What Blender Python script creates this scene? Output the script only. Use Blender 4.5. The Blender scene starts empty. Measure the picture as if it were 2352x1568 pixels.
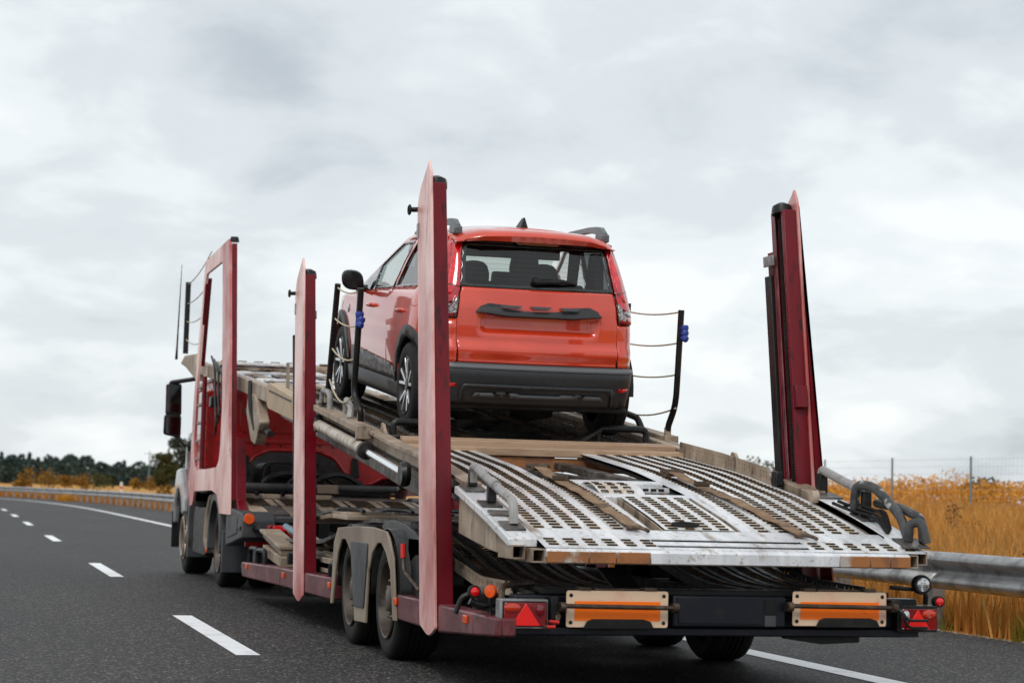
import bpy, bmesh, math, random
from mathutils import Vector, Matrix, noise
from mathutils.geometry import delaunay_2d_cdt
R = math.radians
random.seed(7)
scene = bpy.context.scene
COL = scene.collection

# ------------------------------------------------------------------ camera
# pose recovered from the photograph: rows are world X, Y, Z in camera axes (right, down, forward)
CAM_O = Vector((-4.02817, -10.39222, 1.1))
CAM_M = ((0.96437275, 0.04332159, 0.26097593),
         (-0.26337037, 0.06427589, 0.96255112),
         (0.02492478, -0.9969914, 0.07339554))
FPX = 4700.0
cam = bpy.data.cameras.new('camera'); cam_o = bpy.data.objects.new('camera', cam); COL.objects.link(cam_o)
cam_o.matrix_world = Matrix(((CAM_M[0][0], -CAM_M[0][1], -CAM_M[0][2], CAM_O.x),
                             (CAM_M[1][0], -CAM_M[1][1], -CAM_M[1][2], CAM_O.y),
                             (CAM_M[2][0], -CAM_M[2][1], -CAM_M[2][2], CAM_O.z),
                             (0, 0, 0, 1)))
cam.sensor_width = 36; cam.lens = FPX / 2352 * 36; cam.clip_start = .1; cam.clip_end = 6000
cam.dof.use_dof = True; cam.dof.focus_distance = 14.0; cam.dof.aperture_fstop = 3.4
scene.camera = cam_o
def ray(u, v):
    d = (u - 1176, v - 784, FPX)
    return Vector([sum(CAM_M[i][j] * d[j] for j in range(3)) for i in range(3)])
def P(u, v, x=None, y=None, z=None):
    """photo point -> place on a known plane (side, rear or ground plane)"""
    r = ray(u, v)
    ax, val = (0, x) if x is not None else (1, y) if y is not None else (2, z)
    return CAM_O + r * ((val - CAM_O[ax]) / r[ax])
def YZ(u, v, x):
    p = P(u, v, x=x); return (p.y, p.z)

# ------------------------------------------------------------------ sky, sun, exposure
SUN_EL, SUN_AZ = R(48), R(215)       # azimuth clockwise from +Y
w = bpy.data.worlds.new('World'); scene.world = w; w.use_nodes = True
nt = w.node_tree; nt.nodes.clear()
N = nt.nodes.new; Lk = nt.links.new
out = N('ShaderNodeOutputWorld')
sky = N('ShaderNodeTexSky'); sky.sky_type = 'NISHITA'; sky.sun_disc = False
sky.sun_elevation = SUN_EL; sky.sun_rotation = SUN_AZ
bg1 = N('ShaderNodeBackground'); bg1.inputs[1].default_value = .12; Lk(sky.outputs[0], bg1.inputs[0])
tc = N('ShaderNodeTexCoord'); sep = N('ShaderNodeSeparateXYZ'); Lk(tc.outputs['Generated'], sep.inputs[0])
def mth(op, a, b=None, c=None):
    m = N('ShaderNodeMath'); m.operation = op
    for i, q in enumerate((a, b, c)):
        if q is None: continue
        if isinstance(q, (int, float)): m.inputs[i].default_value = q
        else: Lk(q, m.inputs[i])
    return m.outputs[0]
zc = mth('ADD', mth('MAXIMUM', sep.outputs[2], 0.0), .34)
cx = mth('DIVIDE', sep.outputs[0], zc); cy = mth('DIVIDE', sep.outputs[1], zc)
cmb = N('ShaderNodeCombineXYZ'); Lk(cx, cmb.inputs[0]); Lk(cy, cmb.inputs[1])
def cloud(scale, detail, rough, dist, off):
    mp = N('ShaderNodeMapping'); mp.inputs['Location'].default_value = off; Lk(cmb.outputs[0], mp.inputs[0])
    n = N('ShaderNodeTexNoise'); n.inputs['Scale'].default_value = scale; n.inputs['Detail'].default_value = detail
    n.inputs['Roughness'].default_value = rough; n.inputs['Distortion'].default_value = dist
    Lk(mp.outputs[0], n.inputs[0]); return n.outputs[0]
c1 = cloud(1.9, 7, .50, .25, (3.1, 1.2, 0)); c2 = cloud(5.6, 9, .56, .35, (7.7, 2.2, 3))
cm = mth('ADD', mth('MULTIPLY', c1, .62), mth('MULTIPLY', c2, .38))
rp = N('ShaderNodeValToRGB'); Lk(cm, rp.inputs[0])
rp.color_ramp.interpolation = 'EASE'
e = rp.color_ramp.elements
e[0].position = .30; e[0].color = (.52, .57, .615, 1)
e[1].position = .61; e[1].color = (.97, .995, 1.0, 1)
el = e.new(.45); el.color = (.735, .785, .815, 1)
el = e.new(.525); el.color = (.86, .905, .925, 1)
bg2 = N('ShaderNodeBackground'); bg2.inputs[1].default_value = 1.04; Lk(rp.outputs[0], bg2.inputs[0])
mx = N('ShaderNodeMixShader'); mx.inputs[0].default_value = .93
Lk(bg1.outputs[0], mx.inputs[1]); Lk(bg2.outputs[0], mx.inputs[2]); Lk(mx.outputs[0], out.inputs[0])

sl = bpy.data.lights.new('sun', 'SUN'); sl.energy = 1.4; sl.angle = R(14); sl.color = (1, .965, .92)
so = bpy.data.objects.new('sun', sl); COL.objects.link(so)
sd = Vector((math.sin(SUN_AZ) * math.cos(SUN_EL), math.cos(SUN_AZ) * math.cos(SUN_EL), math.sin(SUN_EL)))
so.rotation_euler = sd.to_track_quat('Z', 'Y').to_euler()
so.location = (0, 0, 30)
scene.render.engine = 'CYCLES'
vs = scene.view_settings; vs.view_transform = 'Standard'; vs.look = 'None'; vs.exposure = 0; vs.gamma = 1; vs.use_curve_mapping = False

# ------------------------------------------------------------------ materials
def mat(name, col, rough=.5, metal=0., col2=None, mix=(.4, .65), scale=3., stretch=(1, 1, 1), grime=None, gmix=(.55, .75), gscale=9.,
        gstretch=(1, 1, 1), bump=0., bscale=60., coat=0., spec=.5, rvar=.0, emit=0., detail=6, fine=None, fscale=300, fmix=(.5, .6)):
    deep = lambda q: None if q is None else tuple(v * (.62 + .52 * v) for v in q)   # light and dark contrast put into the base colours; dark tones drop most
    col, col2, grime, fine = deep(col), deep(col2), deep(grime), deep(fine)
    m = bpy.data.materials.new(name); m.use_nodes = True
    n = m.node_tree.nodes; l = m.node_tree.links
    b = n['Principled BSDF']
    b.inputs['Roughness'].default_value = rough; b.inputs['Metallic'].default_value = metal
    b.inputs['Coat Weight'].default_value = coat; b.inputs['Coat Roughness'].default_value = .03
    b.inputs['Specular IOR Level'].default_value = spec
    t = n.new('ShaderNodeTexCoord')
    def nz(sc, st, dt=detail, seed=0):
        mp = n.new('ShaderNodeMapping'); mp.inputs['Scale'].default_value = st; mp.inputs['Location'].default_value = (seed * 3.7, seed * 1.3, seed)
        l.new(t.outputs['Object'], mp.inputs[0])
        q = n.new('ShaderNodeTexNoise'); q.inputs['Scale'].default_value = sc; q.inputs['Detail'].default_value = dt; q.inputs['Roughness'].default_value = .6
        l.new(mp.outputs[0], q.inputs[0]); return q.outputs[0]
    def ramp(src, a, bb):
        q = n.new('ShaderNodeMapRange'); q.inputs['From Min'].default_value = a; q.inputs['From Max'].default_value = bb; q.interpolation_type = 'SMOOTHSTEP'
        l.new(src, q.inputs[0]); return q.outputs[0]
    def mixc(f, a, bb):
        q = n.new('ShaderNodeMix'); q.data_type = 'RGBA'
        l.new(f, q.inputs[0])
        for sock, val in ((q.inputs[6], a), (q.inputs[7], bb)):
            if isinstance(val, tuple): sock.default_value = (*val, 1)
            else: l.new(val, sock)
        return q.outputs[2]
    c = col
    if col2 is not None: c = mixc(ramp(nz(scale, stretch), *mix), c, col2)
    if grime is not None: c = mixc(ramp(nz(gscale, gstretch, 8, 2), *gmix), c, grime)
    if fine is not None: c = mixc(ramp(nz(fscale, (1, 1, 1), 2, 5), *fmix), c, fine)
    if isinstance(c, tuple): b.inputs['Base Color'].default_value = (*c, 1)
    else: l.new(c, b.inputs['Base Color'])
    if rvar:
        q = n.new('ShaderNodeMapRange'); q.inputs['To Min'].default_value = max(0, rough - rvar); q.inputs['To Max'].default_value = min(1, rough + rvar)
        q.inputs['From Min'].default_value = .3; q.inputs['From Max'].default_value = .7
        l.new(nz(scale * 2.3, (1, 1, 1), 6, 4), q.inputs[0]); l.new(q.outputs[0], b.inputs['Roughness'])
    if bump:
        q = n.new('ShaderNodeBump'); q.inputs['Strength'].default_value = bump; q.inputs['Distance'].default_value = .01
        l.new(nz(bscale, (1, 1, 1), 4, 7), q.inputs['Height']); l.new(q.outputs[0], b.inputs['Normal'])
    if emit:
        b.inputs['Emission Strength'].default_value = emit
        b.inputs['Emission Color'].default_value = (*col, 1)
    return m
def glass(name, tint, rough=0.0, body=.0, bodycol=(.02, .02, .02)):
    m = bpy.data.materials.new(name); m.use_nodes = True; n = m.node_tree.nodes; l = m.node_tree.links
    n.clear(); o = n.new('ShaderNodeOutputMaterial')
    tr = n.new('ShaderNodeBsdfTransparent'); tr.inputs[0].default_value = (*tint, 1)
    gl = n.new('ShaderNodeBsdfGlossy'); gl.inputs['Roughness'].default_value = rough
    lw = n.new('ShaderNodeLayerWeight'); lw.inputs[0].default_value = .5
    pw = n.new('ShaderNodeMath'); pw.operation = 'POWER'; l.new(lw.outputs['Facing'], pw.inputs[0]); pw.inputs[1].default_value = 4.0
    fr = n.new('ShaderNodeMath'); fr.operation = 'MULTIPLY_ADD'; l.new(pw.outputs[0], fr.inputs[0]); fr.inputs[1].default_value = .92; fr.inputs[2].default_value = .055
    mx = n.new('ShaderNodeMixShader'); l.new(fr.outputs[0], mx.inputs[0]); l.new(tr.outputs[0], mx.inputs[1]); l.new(gl.outputs[0], mx.inputs[2])
    l.new(mx.outputs[0], o.inputs[0]); return m

PINK = mat('faded_red_paint', (.52, .155, .145), .34, 0, (.84, .62, .59), (.34, .62), .8, (1.5, 1.5, .8), (.32, .085, .08), (.58, .74), 2.2, (5, 5, .5), bump=.05, rvar=.12)
SILLM = mat('dusty_red_paint', (.165, .034, .044), .36, 0, (.31, .11, .12), (.42, .70), 1.6, (1, 1, 2), (.055, .026, .025), (.48, .70), 9, (5, 5, .8), bump=.05, rvar=.12, spec=.4)
CRIM = mat('crimson_paint', (.20, .004, .014), .34, 0, (.12, .004, .011), (.45, .7), 2, (1, 1, .5), (.03, .008, .008), (.55, .72), 9, (2, 2, .6), rvar=.1, spec=.3)
BLACKP = mat('black_steel', (.010, .010, .011), .42, .0, (.026, .024, .023), (.5, .7), 6, rvar=.12, bump=.1, spec=.35)
DARK = mat('dirty_dark_steel', (.013, .012, .012), .55, .1, (.040, .032, .027), (.45, .7), 5, grime=(.06, .042, .03), gmix=(.58, .8), gscale=12, rvar=.15, bump=.2, bscale=90, spec=.35)
NAVY = mat('dark_blue_paint', (.006, .008, .018), .42, 0, (.015, .017, .024), (.45, .7), 3, grime=(.03, .026, .023), gmix=(.58, .8), rvar=.14, spec=.35)
ALU = mat('worn_aluminium', (.70, .71, .73), .38, .40, (.80, .80, .81), (.4, .65), 1.4, (9, .7, 1), grime=(.36, .29, .225), gmix=(.55, .78), gscale=4, gstretch=(3, .8, 1), rvar=.14, bump=.08, fine=(.47, .42, .36), fscale=26, fmix=(.57, .74))
ALUS = mat('rust_stained_aluminium', (.70, .67, .63), .44, .3, (.56, .47, .36), (.40, .68), 14, grime=(.30, .19, .105), gmix=(.56, .74), gscale=26, rvar=.12, bump=.12)
ALUD = mat('grimy_deck_metal', (.09, .084, .08), .5, .3, (.24, .22, .20), (.45, .68), 4, grime=(.045, .031, .022), gmix=(.48, .70), gscale=9, rvar=.15, bump=.15)
TAN = mat('dirty_tan_aluminium', (.36, .285, .215), .55, .1, (.50, .42, .34), (.42, .65), 2.5, grime=(.075, .05, .034), gmix=(.52, .72), gscale=5, gstretch=(2, 2, .7), rvar=.12, bump=.1)
RUST = mat('rusty_edge_metal', (.42, .19, .065), .62, .1, (.30, .14, .06), (.45, .6), 6, grime=(.50, .46, .42), gmix=(.58, .68), gscale=5, bump=.2)
PLANK = mat('ribbed_tan_profile', (.48, .35, .245), .6, .1, (.40, .27, .18), (.4, .65), 4, (1, 6, 6), grime=(.55, .50, .44), gmix=(.6, .75), gscale=6, gstretch=(.4, 2, 2), bump=.15)
ORANGE = mat('orange_reflective_film', (.95, .25, .010), .40, 0, (.86, .21, .012), (.5, .75), 3, rvar=.08, grime=(.42, .11, .02), gmix=(.60, .82), gscale=8, spec=.3)
BOARD = mat('cream_board', (.74, .58, .43), .45, 0, (.70, .44, .34), (.48, .68), 3.5, grime=(.40, .28, .2), gmix=(.6, .8), rvar=.1)
RUBBER = mat('black_rubber', (.012, .0115, .0115), .75, 0, (.026, .023, .021), (.45, .7), 8, bump=.25, bscale=120, spec=.3)
TYRE = mat('dusty_tyre', (.013, .012, .0115), .78, 0, (.030, .025, .021), (.45, .65), 3, bump=.2, bscale=80, spec=.3)
CTYRE = mat('car_tyre', (.010, .010, .011), .7, 0, (.018, .0175, .017), (.45, .65), 6, bump=.15, bscale=90, spec=.3)
RIMD = mat('dusty_truck_rim', (.14, .112, .092), .5, .3, (.085, .066, .054), (.42, .65), 4, grime=(.035, .027, .022), gmix=(.52, .72), gscale=6, rvar=.1)
FENDER = mat('dirty_beige_fender', (.36, .30, .235), .55, 0, (.24, .185, .14), (.40, .66), 2.6, (1, 1, .6), grime=(.085, .06, .045), gmix=(.54, .74), gscale=5, gstretch=(1, 1.5, .6), bump=.08)
GREYP = mat('dirty_grey_panel', (.062, .066, .074), .5, 0, (.11, .108, .108), (.42, .68), 2.5, grime=(.035, .029, .025), gmix=(.54, .76), gscale=6, gstretch=(1, 2, .6), rvar=.1, spec=.4)
SILVER = mat('silver_cab_paint', (.42, .43, .44), .3, .4, (.35, .35, .35), (.5, .7), 3, coat=.5, rvar=.08)
CABRED = mat('red_cab_paint', (.42, .012, .014), .32, 0, (.30, .012, .012), (.45, .7), 2.5, grime=(.09, .02, .018), gmix=(.58, .78), gscale=6, coat=.3, rvar=.1)
CHROME = mat('polished_rod', (.75, .77, .78), .12, 1)
GALV = mat('galvanised_steel', (.46, .465, .47), .44, .6, (.27, .265, .26), (.42, .65), 5, grime=(.20, .15, .11), gmix=(.54, .78), gscale=2.2, gstretch=(1, .5, 3), rvar=.12, bump=.06)
REDL = mat('red_lens', (.30, .006, .012), .14, 0, (.16, .004, .012), (.4, .7), 4, coat=.6)
REDT = mat('red_triangle_reflector', (.80, .012, .008), .28, 0, coat=.3)
REDLAMP = mat('red_lamp_lens', (.70, .008, .012), .12, 0, coat=.6)
AMBER = mat('amber_lens', (.80, .14, .012), .25, 0, (.62, .10, .01), (.45, .7), 30, coat=.4)
AMBERD = mat('dull_amber_lens', (.55, .05, .012), .2, 0, coat=.5)
CLEAR = mat('clear_lamp_lens', (.62, .62, .62), .12, .6, (.30, .30, .31), (.45, .6), 60, coat=.8)
BROWNP = mat('rusty_brown_pipe', (.085, .055, .038), .55, .4, (.16, .11, .075), (.45, .65), 14, bump=.2, rvar=.15)
ROPE = mat('pale_rope', (.55, .50, .38), .8)
BLUE = mat('blue_plastic', (.012, .055, .32), .45)
TEAL = mat('teal_webbing', (.05, .20, .22), .8)
WEB = mat('dirty_brown_webbing', (.26, .165, .095), .85, 0, (.34, .24, .15), (.4, .65), 12, (1, 1, 1), grime=(.12, .075, .045), gmix=(.52, .7), gscale=9, bump=.3, bscale=160)
BUCKLE = mat('rusty_buckle_steel', (.10, .07, .05), .55, .5, (.20, .13, .08), (.45, .65), 25, bump=.2)
CREAM = mat('cream_box_paint', (.50, .385, .25), .5, 0, (.42, .31, .19), (.42, .65), 3, grime=(.20, .13, .075), gmix=(.58, .76), gscale=6, gstretch=(2, 2, .7))
YELLOW = mat('ochre_painted_steel', (.34, .215, .045), .55, 0, (.22, .13, .03), (.45, .7), 4)
REDH = mat('red_plastic_grip', (.62, .025, .02), .4)

HOLEM = mat('grimy_shaded_slot_wall', (.05, .032, .02), .8, 0, (.15, .085, .04), (.45, .65), 14)  # brown grime, with the shade inside the slots darkened into the colour

# ------------------------------------------------------------------ mesh helpers
def frame_of(d):
    d = Vector(d).normalized(); a = Vector((0, 0, 1)) if abs(d.z) < .95 else Vector((0, 1, 0))
    s = d.cross(a).normalized(); return s, s.cross(d).normalized(), d
class MB:
    def __init__(s): s.v = []; s.f = []
    def add(s, vs, fs):
        o = len(s.v); s.v += [tuple(q) for q in vs]; s.f += [tuple(i + o for i in q) for q in fs]; return s
    def box(s, x0, x1, y0, y1, z0, z1):
        vs = [(x, y, z) for z in (z0, z1) for y in (y0, y1) for x in (x0, x1)]
        return s.add(vs, [(0, 2, 3, 1), (4, 5, 7, 6), (0, 1, 5, 4), (2, 6, 7, 3), (0, 4, 6, 2), (1, 3, 7, 5)])
    def beam(s, p0, p1, w, h, up=(0, 0, 1)):
        p0 = Vector(p0); p1 = Vector(p1); d = (p1 - p0).normalized(); sd_ = d.cross(Vector(up)).normalized(); u = sd_.cross(d)
        vs = [p + sd_ * (a * w / 2) + u * (b * h / 2) for p in (p0, p1) for b in (-1, 1) for a in (-1, 1)]
        return s.add(vs, [(0, 2, 3, 1), (4, 5, 7, 6), (0, 1, 5, 4), (2, 6, 7, 3), (0, 4, 6, 2), (1, 3, 7, 5)])
    def prism(s, poly, axis, a, b):
        n = len(poly)
        def pt(q, t): return (t, q[0], q[1]) if axis == 'x' else (q[0], t, q[1]) if axis == 'y' else (q[0], q[1], t)
        vs = [pt(q, a) for q in poly] + [pt(q, b) for q in poly]
        fs = [tuple(range(n))[::-1], tuple(range(n, 2 * n))] + [(i, (i + 1) % n, n + (i + 1) % n, n + i) for i in range(n)]
        return s.add(vs, fs)
    def tube(s, pts, r, n=10, cap=True, rs=None):
        pts = [Vector(p) for p in pts]; k = len(pts); T = []
        for i in range(k):
            T.append((pts[min(i + 1, k - 1)] - pts[max(i - 1, 0)]).normalized())
        a, b, _ = frame_of(T[0]); vs = []; fs = []
        for i in range(k):
            a = (a - T[i] * a.dot(T[i])).normalized(); b = T[i].cross(a)
            rr = rs[i] if rs else r
            vs += [pts[i] + (a * math.cos(2 * math.pi * j / n) + b * math.sin(2 * math.pi * j / n)) * rr for j in range(n)]
        for i in range(k - 1):
            fs += [(i * n + j, i * n + (j + 1) % n, (i + 1) * n + (j + 1) % n, (i + 1) * n + j) for j in range(n)]
        if cap: fs += [tuple(range(n))[::-1], tuple(range((k - 1) * n, k * n))]
        return s.add(vs, fs)
    def cyl(s, p0, p1, r, n=14, r1=None): return s.tube([p0, p1], r, n, rs=[r, r if r1 is None else r1])
    def lathe(s, prof, origin, axis, n=32, closed=False):
        a, b, d = frame_of(axis); o = Vector(origin); vs = []; fs = []; k = len(prof)
        for r_, h in prof: vs += [o + d * h + (a * math.cos(2 * math.pi * j / n) + b * math.sin(2 * math.pi * j / n)) * r_ for j in range(n)]
        for i in range(k - 1 + (1 if closed else 0)):
            i2 = (i + 1) % k
            fs += [(i * n + j, i * n + (j + 1) % n, i2 * n + (j + 1) % n, i2 * n + j) for j in range(n)]
        return s.add(vs, fs)
    def grid(s, fn, us, vs_):
        o = []
        for v in vs_:
            for u in us: o.append(fn(u, v))
        k = len(us)
        return s.add(o, [(j * k + i, j * k + i + 1, (j + 1) * k + i + 1, (j + 1) * k + i) for j in range(len(vs_) - 1) for i in range(k - 1)])
    def build(s, name, m, parent=None, smooth=False, bev=0., solid=0., ang=35, link=True):
        me = bpy.data.meshes.new(name); me.from_pydata(s.v, [], s.f); me.update()
        o = bpy.data.objects.new(name, me); COL.objects.link(o); me.materials.append(m)
        if getattr(s, 'dark', None):
            me.materials.append(HOLEM)
            for i in s.dark: me.polygons[i].material_index = 1
            if m is ALU:
                me.materials.append(ALUS)
                for i in s.stain: me.polygons[i].material_index = 2
        if smooth or bev:
            me.polygons.foreach_set('use_smooth', [True] * len(me.polygons)); me.set_sharp_from_angle(angle=R(ang))
        if parent is not None: adopt(o, parent)
        if solid:
            q = o.modifiers.new('solid', 'SOLIDIFY'); q.thickness = solid; q.offset = -1
        if bev:
            q = o.modifiers.new('bevel', 'BEVEL'); q.width = bev; q.segments = 2; q.limit_method = 'ANGLE'; q.angle_limit = R(40)
            q.harden_normals = False
        return o
def wmat(o):
    m = o.matrix_basis.copy(); p = o.parent
    return (wmat(p) @ o.matrix_parent_inverse @ m) if p else m
LOCAL = set()
def adopt(o, parent):
    o.parent = parent
    root = parent
    while root.parent: root = root.parent
    if root.name in LOCAL: o.matrix_parent_inverse = Matrix()
    else: o.matrix_parent_inverse = wmat(parent).inverted()
def empty(name, loc, label, cat, group=None, rot=(0, 0, 0), local=False):
    o = bpy.data.objects.new(name, None); COL.objects.link(o); o.location = loc; o.rotation_euler = rot; o.empty_display_size = .2
    o['label'] = label; o['category'] = cat
    if group: o['group'] = group
    if local: LOCAL.add(o.name)
    return o
def tag(o, label=None, cat=None, group=None, kind=None):
    for k, v in (('label', label), ('category', cat), ('group', group), ('kind', kind)):
        if v: o[k] = v
    return o
def rnd(pts, r, n=4):
    """polyline with rounded corners"""
    pts = [Vector(p) for p in pts]; o = [pts[0]]
    for i in range(1, len(pts) - 1):
        a = pts[i - 1] - pts[i]; b = pts[i + 1] - pts[i]
        q = min(r, a.length * .45, b.length * .45); s_ = pts[i] + a.normalized() * q; e_ = pts[i] + b.normalized() * q
        for k in range(n + 1):
            t = k / n; o.append(s_ * (1 - t) ** 2 + pts[i] * 2 * t * (1 - t) + e_ * t * t)
    o.append(pts[-1]); return o
def rnd2(poly, r, n=3):
    """closed 2-D polygon with rounded corners"""
    k = len(poly); o = []
    for i in range(k):
        p = Vector(poly[i]); a = Vector(poly[i - 1]) - p; b = Vector(poly[(i + 1) % k]) - p
        rr = r[i] if isinstance(r, (list, tuple)) else r
        q = min(rr, a.length * .45, b.length * .45)
        if q < 1e-4: o.append(tuple(p)); continue
        s_ = p + a.normalized() * q; e_ = p + b.normalized() * q
        for j in range(n + 1):
            t = j / n; o.append(tuple(s_ * (1 - t) ** 2 + p * 2 * t * (1 - t) + e_ * t * t))
    return o
def inside(p, poly):
    c = False; j = len(poly) - 1
    for i in range(len(poly)):
        a, b = poly[i], poly[j]
        if (a[1] > p[1]) != (b[1] > p[1]) and p[0] < (b[0] - a[0]) * (p[1] - a[1]) / (b[1] - a[1]) + a[0]: c = not c
        j = i
    return c
def patch(poly, fn, step=.06, holes=()):
    """fills a 2-D outline (with holes) by a fine triangle mesh and lays it on the surface fn"""
    vs = []; es = []
    for lp in [poly] + list(holes):
        st = len(vs)
        for i in range(len(lp)):
            a = Vector(lp[i]); b = Vector(lp[(i + 1) % len(lp)]); k = max(1, int((b - a).length / step))
            vs += [a + (b - a) * (j / k) for j in range(k)]
        es += [(i, i + 1) for i in range(st, len(vs) - 1)] + [(len(vs) - 1, st)]
    nb = len(vs); xs = [p[0] for p in poly]; ys = [p[1] for p in poly]
    y = min(ys) + step / 2; row = 0
    bl = [q.copy() for q in vs]
    while y < max(ys):
        x = min(xs) + step / 2 + (step / 2 if row % 2 else 0)
        while x < max(xs):
            if inside((x, y), poly) and not any(inside((x, y), h) for h in holes) and min((q.x - x) ** 2 + (q.y - y) ** 2 for q in bl) > (step * .5) ** 2: vs.append(Vector((x, y)))
            x += step
        y += step * .87; row += 1
    r = delaunay_2d_cdt(vs, es, [], 0, 1e-6)
    fs = []
    for f in r[2]:
        c = sum((r[0][i] for i in f), Vector((0, 0))) / len(f)
        if inside(c, poly) and not any(inside(c, h) for h in holes): fs.append(tuple(f))
    m = MB(); m.add([fn(q.x, q.y) for q in r[0]], fs); return m
def lerp(x, xs, ys):
    if x <= xs[0]: return ys[0]
    for i in range(len(xs) - 1):
        if x <= xs[i + 1]: return ys[i] + (ys[i + 1] - ys[i]) * (x - xs[i]) / (xs[i + 1] - xs[i])
    return ys[-1]
def slerp(x, xs, ys, s=.0):
    """smoothed profile"""
    if s == 0: return lerp(x, xs, ys)
    return sum(lerp(x + k * s, xs, ys) for k in (-1, -.6, -.3, 0, .3, .6, 1)) / 7
def mirror_x(mb):
    m = MB(); m.v = [(-a, b, c) for a, b, c in mb.v]; m.f = [tuple(reversed(f)) for f in mb.f]; return m

# ================================================================== SETTING
def off(y):
    """sideways shift of the carriageway: the road bends left in the distance"""
    t = max(0., y - 55)
    if t < 80: return -1.42e-5 * t ** 3
    return -1.42e-5 * (80 ** 3 + 3 * 80 ** 2 * (t - 80) + 120 * (t - 80) ** 2)
FX = 21.9       # lateral place of the wire fence
def ground_z(x, y):
    s = x - off(y)
    if s < 4.4 and s > -40: return -.03
    if s <= -40: return -.03
    f = 1 - min(1, max(0, (y - 70) / 40)); f = f * f * (3 - 2 * f)
    a = lerp(s, (4.4, 5.2, 7.5, 12, FX, 32, 60), (-.03, -.08, .03, .25, .60, .78, .85))
    return a * f + (-.05) * (1 - f) + .03 * noise.noise(Vector((x * .5, y * .5, 0))) * (1 if s > 5 else 0)

GROUND = mat('dry_field', (.58, .31, .03), .9, 0, (.46, .26, .032), (.4, .65), .25, (1, 1, 1), grime=(.33, .14, .04), gmix=(.5, .7), gscale=.9, bump=.4, bscale=8)
m = MB()
xs = [-2500, -1200, -500, -200, -80, -40] + [-30 + i * 4 for i in range(8)] + [2, 4] + [4.4 + i * .7 for i in range(24)] + [24 + 6 * i for i in range(10)] + [100, 160, 300, 600, 1200, 2500]
ys = [-60, -40, -20] + [-12 + i * 2.5 for i in range(60)] + [150, 170, 200, 250, 320, 420, 600, 900, 1400, 2200, 3400]
m.grid(lambda x, y: (x + off(min(y, 170)), y, ground_z(x + off(min(y, 170)), y)), xs, ys)
tag(m.build('ground', GROUND, smooth=True), kind='structure')

def asphalt():
    m = bpy.data.materials.new('asphalt'); m.use_nodes = True; n = m.node_tree.nodes; l = m.node_tree.links; b = n['Principled BSDF']
    t = n.new('ShaderNodeTexCoord')
    def nz(sc, dt, st=(1, 1, 1)):
        mp = n.new('ShaderNodeMapping'); mp.inputs['Scale'].default_value = st; l.new(t.outputs['Object'], mp.inputs[0])
        q = n.new('ShaderNodeTexNoise'); q.inputs['Scale'].default_value = sc; q.inputs['Detail'].default_value = dt; q.inputs['Roughness'].default_value = .65; l.new(mp.outputs[0], q.inputs[0]); return q.outputs[0]
    def rg(src, cols):
        q = n.new('ShaderNodeValToRGB'); l.new(src, q.inputs[0]); e = q.color_ramp.elements
        e[0].position, e[0].color = cols[0][0], (*cols[0][1], 1); e[1].position, e[1].color = cols[-1][0], (*cols[-1][1], 1)
        for p_, c_ in cols[1:-1]: e.new(p_).color = (*c_, 1)
        return q.outputs[0]
    v = n.new('ShaderNodeTexVoronoi'); v.inputs['Scale'].default_value = 72; l.new(t.outputs['Object'], v.inputs[0])
    sepc = n.new('ShaderNodeSeparateColor'); l.new(v.outputs['Color'], sepc.inputs[0])
    grain = rg(sepc.outputs[0], [(0, (.006, .006, .007)), (.50, (.015, .015, .017)), (.76, (.036, .035, .034)), (.91, (.11, .10, .09)), (1, (.30, .275, .245))])
    big = rg(nz(.35, 5, (1, .25, 1)), [(.3, (.55, .55, .57)), (.7, (1.05, 1.02, 1.0))])
    mx = n.new('ShaderNodeMix'); mx.data_type = 'RGBA'; mx.blend_type = 'MULTIPLY'; mx.inputs[0].default_value = 1
    l.new(grain, mx.inputs[6]); l.new(big, mx.inputs[7]); l.new(mx.outputs[2], b.inputs['Base Color'])
    b.inputs['Roughness'].default_value = .66; b.inputs['Specular IOR Level'].default_value = .30
    bp = n.new('ShaderNodeBump'); bp.inputs['Strength'].default_value = .9; bp.inputs['Distance'].default_value = .008
    l.new(nz(60, 4), bp.inputs['Height']); l.new(bp.outputs[0], b.inputs['Normal'])
    return m
ASPH = asphalt()
PAINT = mat('road_paint', (.80, .81, .82), .6, 0, (.68, .685, .69), (.5, .7), 3, grime=(.25, .25, .25), gmix=(.60, .78), gscale=26, bump=.25, bscale=120)
RY = [-60, -40, -25, -15] + [-10 + 2 * i for i in range(95)] + [190, 210, 240, 280]
road = MB().grid(lambda s, y: (s + off(y), y, 0), (-16, -9, -2, 4.30), RY).build('road', ASPH, smooth=True); tag(road, kind='structure')
def stripe(s0, s1, y0, y1, z=.004):
    k = max(1, int((y1 - y0) / 2)); yy = [y0 + (y1 - y0) * i / k for i in range(k + 1)]
    return MB().grid(lambda s, y: (s + off(y), y, z), (s0, s1), yy)
for y0 in (-22.3, -9.8, 3.0, 14.0, 28.0, 41.2, 52.8, 64.8, 76.8, 88.8, 100.8, 112.8, 124.8):
    stripe(-2.20, -2.04, y0, y0 + 4).build('lane_marking', PAINT, road)
stripe(1.44, 1.64, -40, 200).build('edge_line', PAINT, road)
stripe(-7.6, -7.42, -40, 200).build('edge_line', PAINT, road)
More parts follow.
